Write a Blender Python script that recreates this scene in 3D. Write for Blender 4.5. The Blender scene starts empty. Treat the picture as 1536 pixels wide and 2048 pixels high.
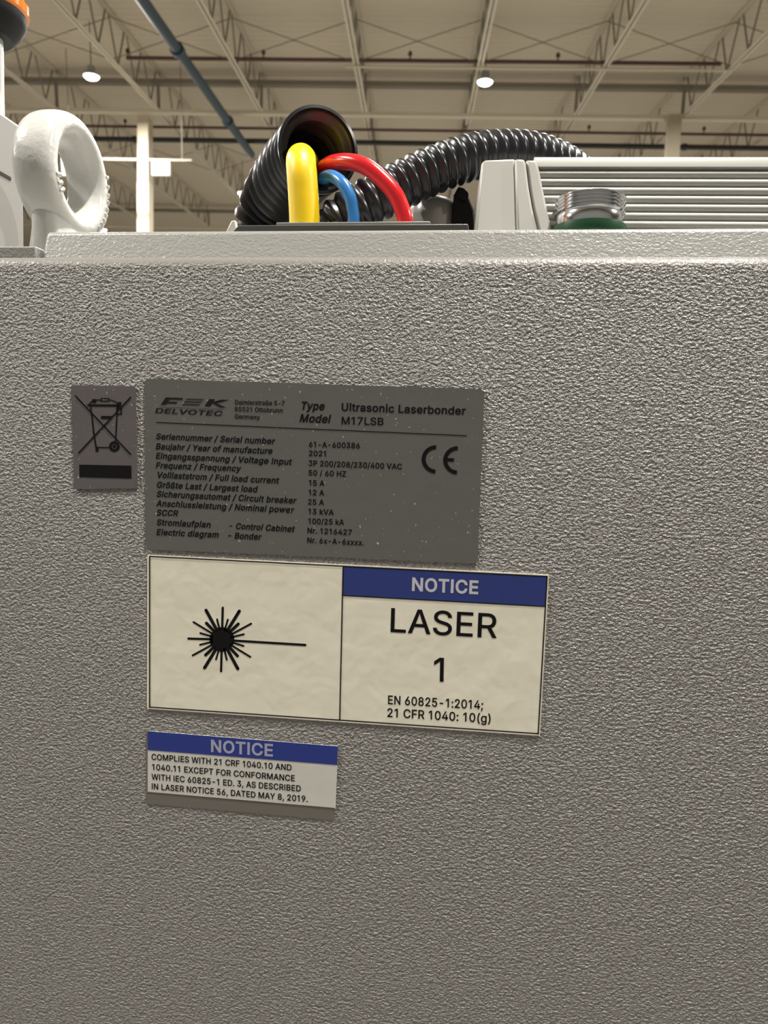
import bpy, math, random
from mathutils import Vector, Matrix
from mathutils.geometry import delaunay_2d_cdt

random.seed(7)
scene = bpy.context.scene
COL = scene.collection

# ------------------------------------------------------------------ camera
F = 1470.0                                     # focal length in pixels of the 1536 x 2048 frame
R_RIGHT = Vector((0.9919713115, 0.1230477944, 0.0291917345))
R_DOWN = Vector((0.0404462777, -0.0899830796, -0.9951216730))
R_FWD = Vector((-0.1198207649, 0.9883128481, -0.0942374588))
DIST = 0.32                                    # camera to the cabinet front, metres
CAM = Vector((0.0, -DIST, 1.672))
cam_data = bpy.data.cameras.new('camera')
cam = bpy.data.objects.new('camera', cam_data)
COL.objects.link(cam)
m = Matrix((R_RIGHT, -R_DOWN, -R_FWD)).transposed().to_4x4()
m.translation = CAM
cam.matrix_world = m
cam_data.sensor_fit = 'VERTICAL'
cam_data.sensor_height = 24.0
cam_data.lens = 24.0 * F / 2048.0
cam_data.clip_start = 0.01
cam_data.clip_end = 300
cam_data.dof.use_dof = True
cam_data.dof.focus_distance = 0.33
cam_data.dof.aperture_fstop = 13.0
scene.camera = cam

# ------------------------------------------------------------------ world, exposure
world = bpy.data.worlds.new('world')
scene.world = world
world.use_nodes = True
world.node_tree.nodes['Background'].inputs[0].default_value = (1.0, 0.93, 0.82, 1)
world.node_tree.nodes['Background'].inputs[1].default_value = 0.02
scene.view_settings.view_transform = 'Standard'
scene.view_settings.look = 'None'
scene.view_settings.gamma = 1.0
scene.view_settings.use_curve_mapping = False
scene.view_settings.exposure = 0.0
LAMP_W = 1500.0                                 # watts of each high bay lamp
LAMP_COL = (1.0, 0.958, 0.885)
scene.cycles.sample_clamp_indirect = 6.0


# ------------------------------------------------------------------ places
def ray(px, py):
    return R_RIGHT * ((px - 768) / F) + R_DOWN * ((py - 1024) / F) + R_FWD


def at(px, py, Y=0.0):
    """point seen at a photograph position, Y metres behind the cabinet's front"""
    r = ray(px, py)
    return CAM + r * ((Y + DIST) / r.y)


def on_plane(px, py, p0, nrm):
    r = ray(px, py)
    return CAM + r * ((p0 - CAM).dot(nrm) / r.dot(nrm))


# the hall's own axes: along the joists, across them, and up to the slightly pitched roof
AX_D = ray(826, 770).normalized()
_e = R_RIGHT + R_DOWN * 0.031 - R_FWD * 0.034
AX_E = (_e - AX_D * _e.dot(AX_D)).normalized()
AX_N = AX_E.cross(AX_D).normalized()
HALL = Matrix((AX_E, AX_D, AX_N)).transposed().to_4x4()
HALL.translation = CAM


def hall_at(px, py, h):
    """(across, along) of what is seen there at height h under the roof axes"""
    r = ray(px, py)
    k = h / r.dot(AX_N)
    return k * r.dot(AX_E), k * r.dot(AX_D)


# ------------------------------------------------------------------ materials
def mat(name, col, rough=0.5, metal=0.0, spec=0.5, emit=None, strength=0.0, coat=0.0):
    mt = bpy.data.materials.new(name)
    mt.use_nodes = True
    b = mt.node_tree.nodes['Principled BSDF']
    b.inputs['Base Color'].default_value = (*col, 1)
    b.inputs['Roughness'].default_value = rough
    b.inputs['Metallic'].default_value = metal
    b.inputs['Specular IOR Level'].default_value = spec
    b.inputs['Coat Weight'].default_value = coat
    if emit:
        b.inputs['Emission Color'].default_value = (*emit, 1)
        b.inputs['Emission Strength'].default_value = strength
    return mt


def nodes_of(mt):
    return mt.node_tree.nodes, mt.node_tree.links, mt.node_tree.nodes['Principled BSDF']


def add_noise(nt, scale, detail=2.0, rough=0.5, distort=0.0, stretch=(1, 1, 1)):
    n, l = nt.nodes, nt.links
    tc = n.new('ShaderNodeTexCoord')
    mp = n.new('ShaderNodeMapping')
    mp.inputs['Scale'].default_value = stretch
    l.new(tc.outputs['Object'], mp.inputs['Vector'])
    t = n.new('ShaderNodeTexNoise')
    t.inputs['Scale'].default_value = scale
    t.inputs['Detail'].default_value = detail
    t.inputs['Roughness'].default_value = rough
    t.inputs['Distortion'].default_value = distort
    l.new(mp.outputs[0], t.inputs['Vector'])
    return t


def add_bump(mt, height_socket, dist, strength=1.0):
    n, l, b = nodes_of(mt)
    bp = n.new('ShaderNodeBump')
    bp.inputs['Strength'].default_value = strength
    bp.inputs['Distance'].default_value = dist
    l.new(height_socket, bp.inputs['Height'])
    l.new(bp.outputs[0], b.inputs['Normal'])
    return bp


def tint_by_noise(mt, c0, c1, scale, lo=0.35, hi=0.65, detail=3.0):
    n, l, b = nodes_of(mt)
    t = add_noise(mt.node_tree, scale, detail)
    r = n.new('ShaderNodeValToRGB')
    r.color_ramp.elements[0].position = lo
    r.color_ramp.elements[1].position = hi
    r.color_ramp.elements[0].color = (*c0, 1)
    r.color_ramp.elements[1].color = (*c1, 1)
    l.new(t.outputs['Fac'], r.inputs[0])
    l.new(r.outputs[0], b.inputs['Base Color'])
    return r


def wrinkle_paint(name, col, dist, rough=0.34, scale=300.0):
    """structured powder coat: short worm-like wrinkles a few millimetres long"""
    mt = mat(name, col, rough, 0.0, 0.5)
    n, l, b = nodes_of(mt)
    t1 = add_noise(mt.node_tree, scale, 1.5, 0.45, 0.55, (0.72, 0.8, 1.0))
    t2 = add_noise(mt.node_tree, scale * 2.3, 1.0, 0.5, 0.3)
    mx = n.new('ShaderNodeMath')
    mx.operation = 'MULTIPLY_ADD'
    mx.inputs[1].default_value = 0.28
    l.new(t2.outputs['Fac'], mx.inputs[0])
    l.new(t1.outputs['Fac'], mx.inputs[2])
    add_bump(mt, mx.outputs[0], dist)
    return mt


def printed(name, col, rough, dust=True, relief=0.00012, scale=95.0, metal=0.0):
    """a sticker's face: slightly uneven from the wrinkles below, with specks of dust"""
    mt = mat(name, col, rough, metal, 0.4)
    n, l, b = nodes_of(mt)
    t = add_noise(mt.node_tree, scale, 2.0, 0.5, 0.2)
    add_bump(mt, t.outputs['Fac'], relief)
    if dust:
        s = add_noise(mt.node_tree, 1300.0, 0.0, 0.5, 0.8, (1.0, 1.0, 0.7))
        r = n.new('ShaderNodeValToRGB')
        r.color_ramp.elements[0].position = 0.825
        r.color_ramp.elements[1].position = 0.865
        r.color_ramp.elements[0].color = (0, 0, 0, 1)
        r.color_ramp.elements[1].color = (1, 1, 1, 1)
        l.new(s.outputs['Fac'], r.inputs[0])
        mx = n.new('ShaderNodeMix')
        mx.data_type = 'RGBA'
        mx.inputs['A'].default_value = (*col, 1)
        mx.inputs['B'].default_value = (0.62, 0.6, 0.56, 1)
        l.new(r.outputs[0], mx.inputs['Factor'])
        l.new(mx.outputs['Result'], b.inputs['Base Color'])
    return mt


M = {}
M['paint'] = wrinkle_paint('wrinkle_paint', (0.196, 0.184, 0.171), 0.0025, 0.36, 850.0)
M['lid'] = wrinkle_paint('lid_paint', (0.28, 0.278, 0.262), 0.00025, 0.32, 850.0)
M['ring'] = mat('ring_paint', (0.56, 0.56, 0.535), 0.28, 0, 0.5, coat=0.3)
_t = add_noise(M['ring'].node_tree, 220.0, 2.0)
add_bump(M['ring'], _t.outputs['Fac'], 0.00035)
M['housing'] = mat('housing_paint', (0.26, 0.25, 0.235), 0.45)
M['dark'] = mat('dark_gap', (0.01, 0.01, 0.01), 0.7)
M['silver'] = printed('silver_foil', (0.125, 0.124, 0.119), 0.42)
M['silver2'] = printed('mauve_silver_foil', (0.125, 0.112, 0.116), 0.38)
M['white_vinyl'] = printed('warm_white_vinyl', (0.82, 0.785, 0.66), 0.38, False, 0.00035, 70.0)
M['notice_white'] = printed('notice_white', (0.62, 0.61, 0.575), 0.42, False)
M['blue'] = printed('blue_print', (0.022, 0.040, 0.20), 0.4, False)
M['blue2'] = printed('brighter_blue_print', (0.016, 0.035, 0.24), 0.4, False)
M['ink'] = mat('black_ink', (0.005, 0.005, 0.006), 0.55, 0, 0.15)
M['ink_soft'] = mat('dark_grey_ink', (0.012, 0.011, 0.012), 0.55, 0, 0.15)
M['white_ink'] = mat('white_ink', (0.55, 0.55, 0.60), 0.5)
M['white_ink2'] = mat('pale_blue_ink', (0.36, 0.38, 0.50), 0.5)
M['film'] = mat('grey_film', (0.15, 0.137, 0.12), 0.5)
M['hose'] = mat('black_hose', (0.015, 0.016, 0.020), 0.28, 0, 0.6)
M['yellow'] = mat('yellow_jacket', (0.90, 0.62, 0.003), 0.42)
M['red'] = mat('red_jacket', (0.62, 0.016, 0.022), 0.22)
M['cable_blue'] = mat('blue_jacket', (0.035, 0.20, 0.52), 0.25)
M['plate'] = mat('plate_grey', (0.05, 0.05, 0.048), 0.5)
M['plate_top'] = mat('plate_top_grey', (0.22, 0.215, 0.20), 0.5)
M['rib'] = mat('ribbed_paint', (0.39, 0.385, 0.355), 0.4)
M['zinc'] = mat('zinc', (0.72, 0.73, 0.75), 0.16, 1.0)
M['green'] = mat('green_rubber', (0.006, 0.06, 0.022), 0.4)
M['grey_plastic'] = mat('grey_plastic', (0.30, 0.29, 0.27), 0.25)
M['black_plastic'] = mat('black_plastic', (0.006, 0.006, 0.006), 0.55, 0, 0.3)
M['white_plastic'] = mat('white_plastic', (0.6, 0.6, 0.56), 0.3)
M['amber'] = mat('amber_lens', (1.0, 0.30, 0.02), 0.12, 0, 0.5, coat=0.4)
M['amber'].node_tree.nodes['Principled BSDF'].inputs['Transmission Weight'].default_value = 0.35
M['pole'] = mat('pole_metal', (0.62, 0.61, 0.58), 0.35)
M['lamp_body'] = mat('lamp_body', (0.35, 0.34, 0.33), 0.5)
M['lamp_lens'] = mat('lamp_lens', (1, 1, 1), 0.5, emit=(1.0, 0.94, 0.84), strength=40.0)
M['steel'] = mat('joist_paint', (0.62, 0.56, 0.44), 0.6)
M['steel_shade'] = mat('steel_shade_tone', (0.22, 0.195, 0.15), 0.6)  # joist steel darkened; shade on webs and girder top chord put into colour
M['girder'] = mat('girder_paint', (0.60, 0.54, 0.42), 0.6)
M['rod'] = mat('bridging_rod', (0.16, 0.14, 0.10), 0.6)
M['sprinkler'] = mat('sprinkler_pipe', (0.085, 0.035, 0.028), 0.5)
M['blue_pipe'] = mat('blue_pipe', (0.020, 0.048, 0.068), 0.45)
M['dark_pipe'] = mat('dark_pipe', (0.022, 0.022, 0.02), 0.5)
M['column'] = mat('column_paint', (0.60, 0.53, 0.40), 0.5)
M['column_beige'] = mat('column_darker_beige', (0.42, 0.37, 0.27), 0.55)  # same hue as the other column, only darker
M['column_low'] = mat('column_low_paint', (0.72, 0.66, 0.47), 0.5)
M['sign_white'] = mat('sign_white', (0.7, 0.68, 0.63), 0.5)
M['deck'] = mat('deck_paint', (0.56, 0.49, 0.375), 0.7)
M['concrete'] = mat('concrete', (0.5, 0.48, 0.44), 0.5)
tint_by_noise(M['concrete'], (0.135, 0.13, 0.12), (0.175, 0.168, 0.155), 0.8)
M['wall_dark'] = mat('wall_low_bounce', (0.12, 0.115, 0.11), 0.7)  # unseen front wall, set near and dark to limit light on the cabinet
M['wall'] = mat('wall_paint', (0.5, 0.47, 0.41), 0.7)


# ------------------------------------------------------------------ mesh helpers
class MB:
    def __init__(self):
        self.v, self.f = [], []

    def add(self, vs, fs):
        o = len(self.v)
        self.v += [tuple(p) for p in vs]
        self.f += [tuple(i + o for i in f) for f in fs]
        return self

    def box(self, x0, x1, y0, y1, z0, z1):
        vs = [(x0, y0, z0), (x1, y0, z0), (x1, y1, z0), (x0, y1, z0),
              (x0, y0, z1), (x1, y0, z1), (x1, y1, z1), (x0, y1, z1)]
        return self.add(vs, [(3, 2, 1, 0), (4, 5, 6, 7), (0, 1, 5, 4), (1, 2, 6, 5), (2, 3, 7, 6), (3, 0, 4, 7)])

    def prism(self, front, back):
        n = len(front)
        fs = [tuple(range(n)), tuple(range(2 * n - 1, n - 1, -1))]
        fs += [(i, n + i, n + (i + 1) % n, (i + 1) % n) for i in range(n)]
        return self.add(list(front) + list(back), fs)

    def bar(self, a, b, w, h=None, up=(0, 0, 1)):
        a, b = Vector(a), Vector(b)
        h = h or w
        d = (b - a).normalized()
        s = d.cross(Vector(up))
        if s.length < 1e-4:
            s = d.cross(Vector((0, 1, 0)))
        s.normalize()
        u = s.cross(d)
        s, u = s * w / 2, u * h / 2
        c = [-s - u, s - u, s + u, -s + u]
        return self.prism([a + q for q in c], [b + q for q in c])

    def sweep(self, pts, radii, n=20, caps=True):
        """tube along points with a radius at each"""
        pts = [Vector(p) for p in pts]
        k = len(pts)
        tang = [(pts[min(i + 1, k - 1)] - pts[max(i - 1, 0)]).normalized() for i in range(k)]
        ref = Vector((0, 0, 1))
        if abs(tang[0].dot(ref)) > 0.9:
            ref = Vector((0, 1, 0))
        u = (ref - tang[0] * ref.dot(tang[0])).normalized()
        vs, fs = [], []
        for i in range(k):
            u = (u - tang[i] * u.dot(tang[i])).normalized()
            w = tang[i].cross(u)
            for j in range(n):
                a = 2 * math.pi * j / n
                vs.append(pts[i] + (u * math.cos(a) + w * math.sin(a)) * radii[i])
        for i in range(k - 1):
            for j in range(n):
                j2 = (j + 1) % n
                fs.append((i * n + j, i * n + j2, (i + 1) * n + j2, (i + 1) * n + j))
        if caps:
            fs.append(tuple(range(n - 1, -1, -1)))
            fs.append(tuple((k - 1) * n + j for j in range(n)))
        return self.add(vs, fs)

    def tube(self, a, b, r, n=16):
        return self.sweep([a, b], [r, r], n)

    def lathe(self, cx, cy, prof, n=48):
        """profile of (radius, z) about a vertical axis"""
        vs, fs = [], []
        for r, z in prof:
            for j in range(n):
                a = 2 * math.pi * j / n
                vs.append((cx + r * math.cos(a), cy + r * math.sin(a), z))
        for i in range(len(prof) - 1):
            for j in range(n):
                j2 = (j + 1) % n
                fs.append((i * n + j, i * n + j2, (i + 1) * n + j2, (i + 1) * n + j))
        fs.append(tuple(range(n - 1, -1, -1)))
        fs.append(tuple((len(prof) - 1) * n + j for j in range(n)))
        return self.add(vs, fs)

    def build(self, name, material, parent=None, smooth=False, bevel=0.0, world=True, segs=2):
        me = bpy.data.meshes.new(name)
        off = Vector((0, 0, 0))
        if parent is not None and world:
            off = abs_loc(parent)
        me.from_pydata([tuple(Vector(p) - off) for p in self.v], [], self.f)
        me.materials.append(material)
        o = bpy.data.objects.new(name, me)
        COL.objects.link(o)
        if parent is not None:
            o.parent = parent
        if smooth:
            me.polygons.foreach_set('use_smooth', [True] * len(me.polygons))
            if smooth == 'auto':
                me.set_sharp_from_angle(angle=math.radians(40))
        if bevel:
            b = o.modifiers.new('bevel', 'BEVEL')
            b.width = bevel
            b.segments = segs
            b.limit_method = 'ANGLE'
            b.harden_normals = False
            me.polygons.foreach_set('use_smooth', [True] * len(me.polygons))
            me.set_sharp_from_angle(angle=math.radians(60))
        me.update()
        return o


def abs_loc(o):
    p = Vector((0, 0, 0))
    while o is not None:
        p += o.location
        o = o.parent
    return p


def tag(o, label, cat, group=None, kind=None):
    o['label'] = label
    o['category'] = cat
    if group:
        o['group'] = group
    if kind:
        o['kind'] = kind
    return o


def thing(name, loc, label, cat, group=None):
    o = bpy.data.objects.new(name, None)
    o.empty_display_size = 0.02
    COL.objects.link(o)
    o.location = loc
    return tag(o, label, cat, group)


def hall_thing(name, loc, label, cat, group=None):
    o = bpy.data.objects.new(name, None)
    COL.objects.link(o)
    o.matrix_world = HALL @ Matrix.Translation(loc)
    return tag(o, label, cat, group)


def structure(o):
    o['kind'] = 'structure'
    return o


def curve_pts(ctrl, n):
    """Catmull-Rom through control points, evenly respaced"""
    P = [Vector(c) for c in ctrl]
    P = [P[0] * 2 - P[1]] + P + [P[-1] * 2 - P[-2]]
    out = []
    for i in range(1, len(P) - 2):
        for s in range(40):
            t = s / 40
            a, b, c, d = P[i - 1], P[i], P[i + 1], P[i + 2]
            out.append(0.5 * ((2 * b) + (c - a) * t + (2 * a - 5 * b + 4 * c - d) * t * t + (3 * b - a - 3 * c + d) * t ** 3))
    out.append(P[-2])
    L = [0.0]
    for i in range(1, len(out)):
        L.append(L[-1] + (out[i] - out[i - 1]).length)
    res, j = [], 0
    for k in range(n + 1):
        s = L[-1] * k / n
        while j < len(L) - 2 and L[j + 1] < s:
            j += 1
        f = (s - L[j]) / max(1e-9, L[j + 1] - L[j])
        res.append(out[j].lerp(out[j + 1], f))
    return res, L[-1]


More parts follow.
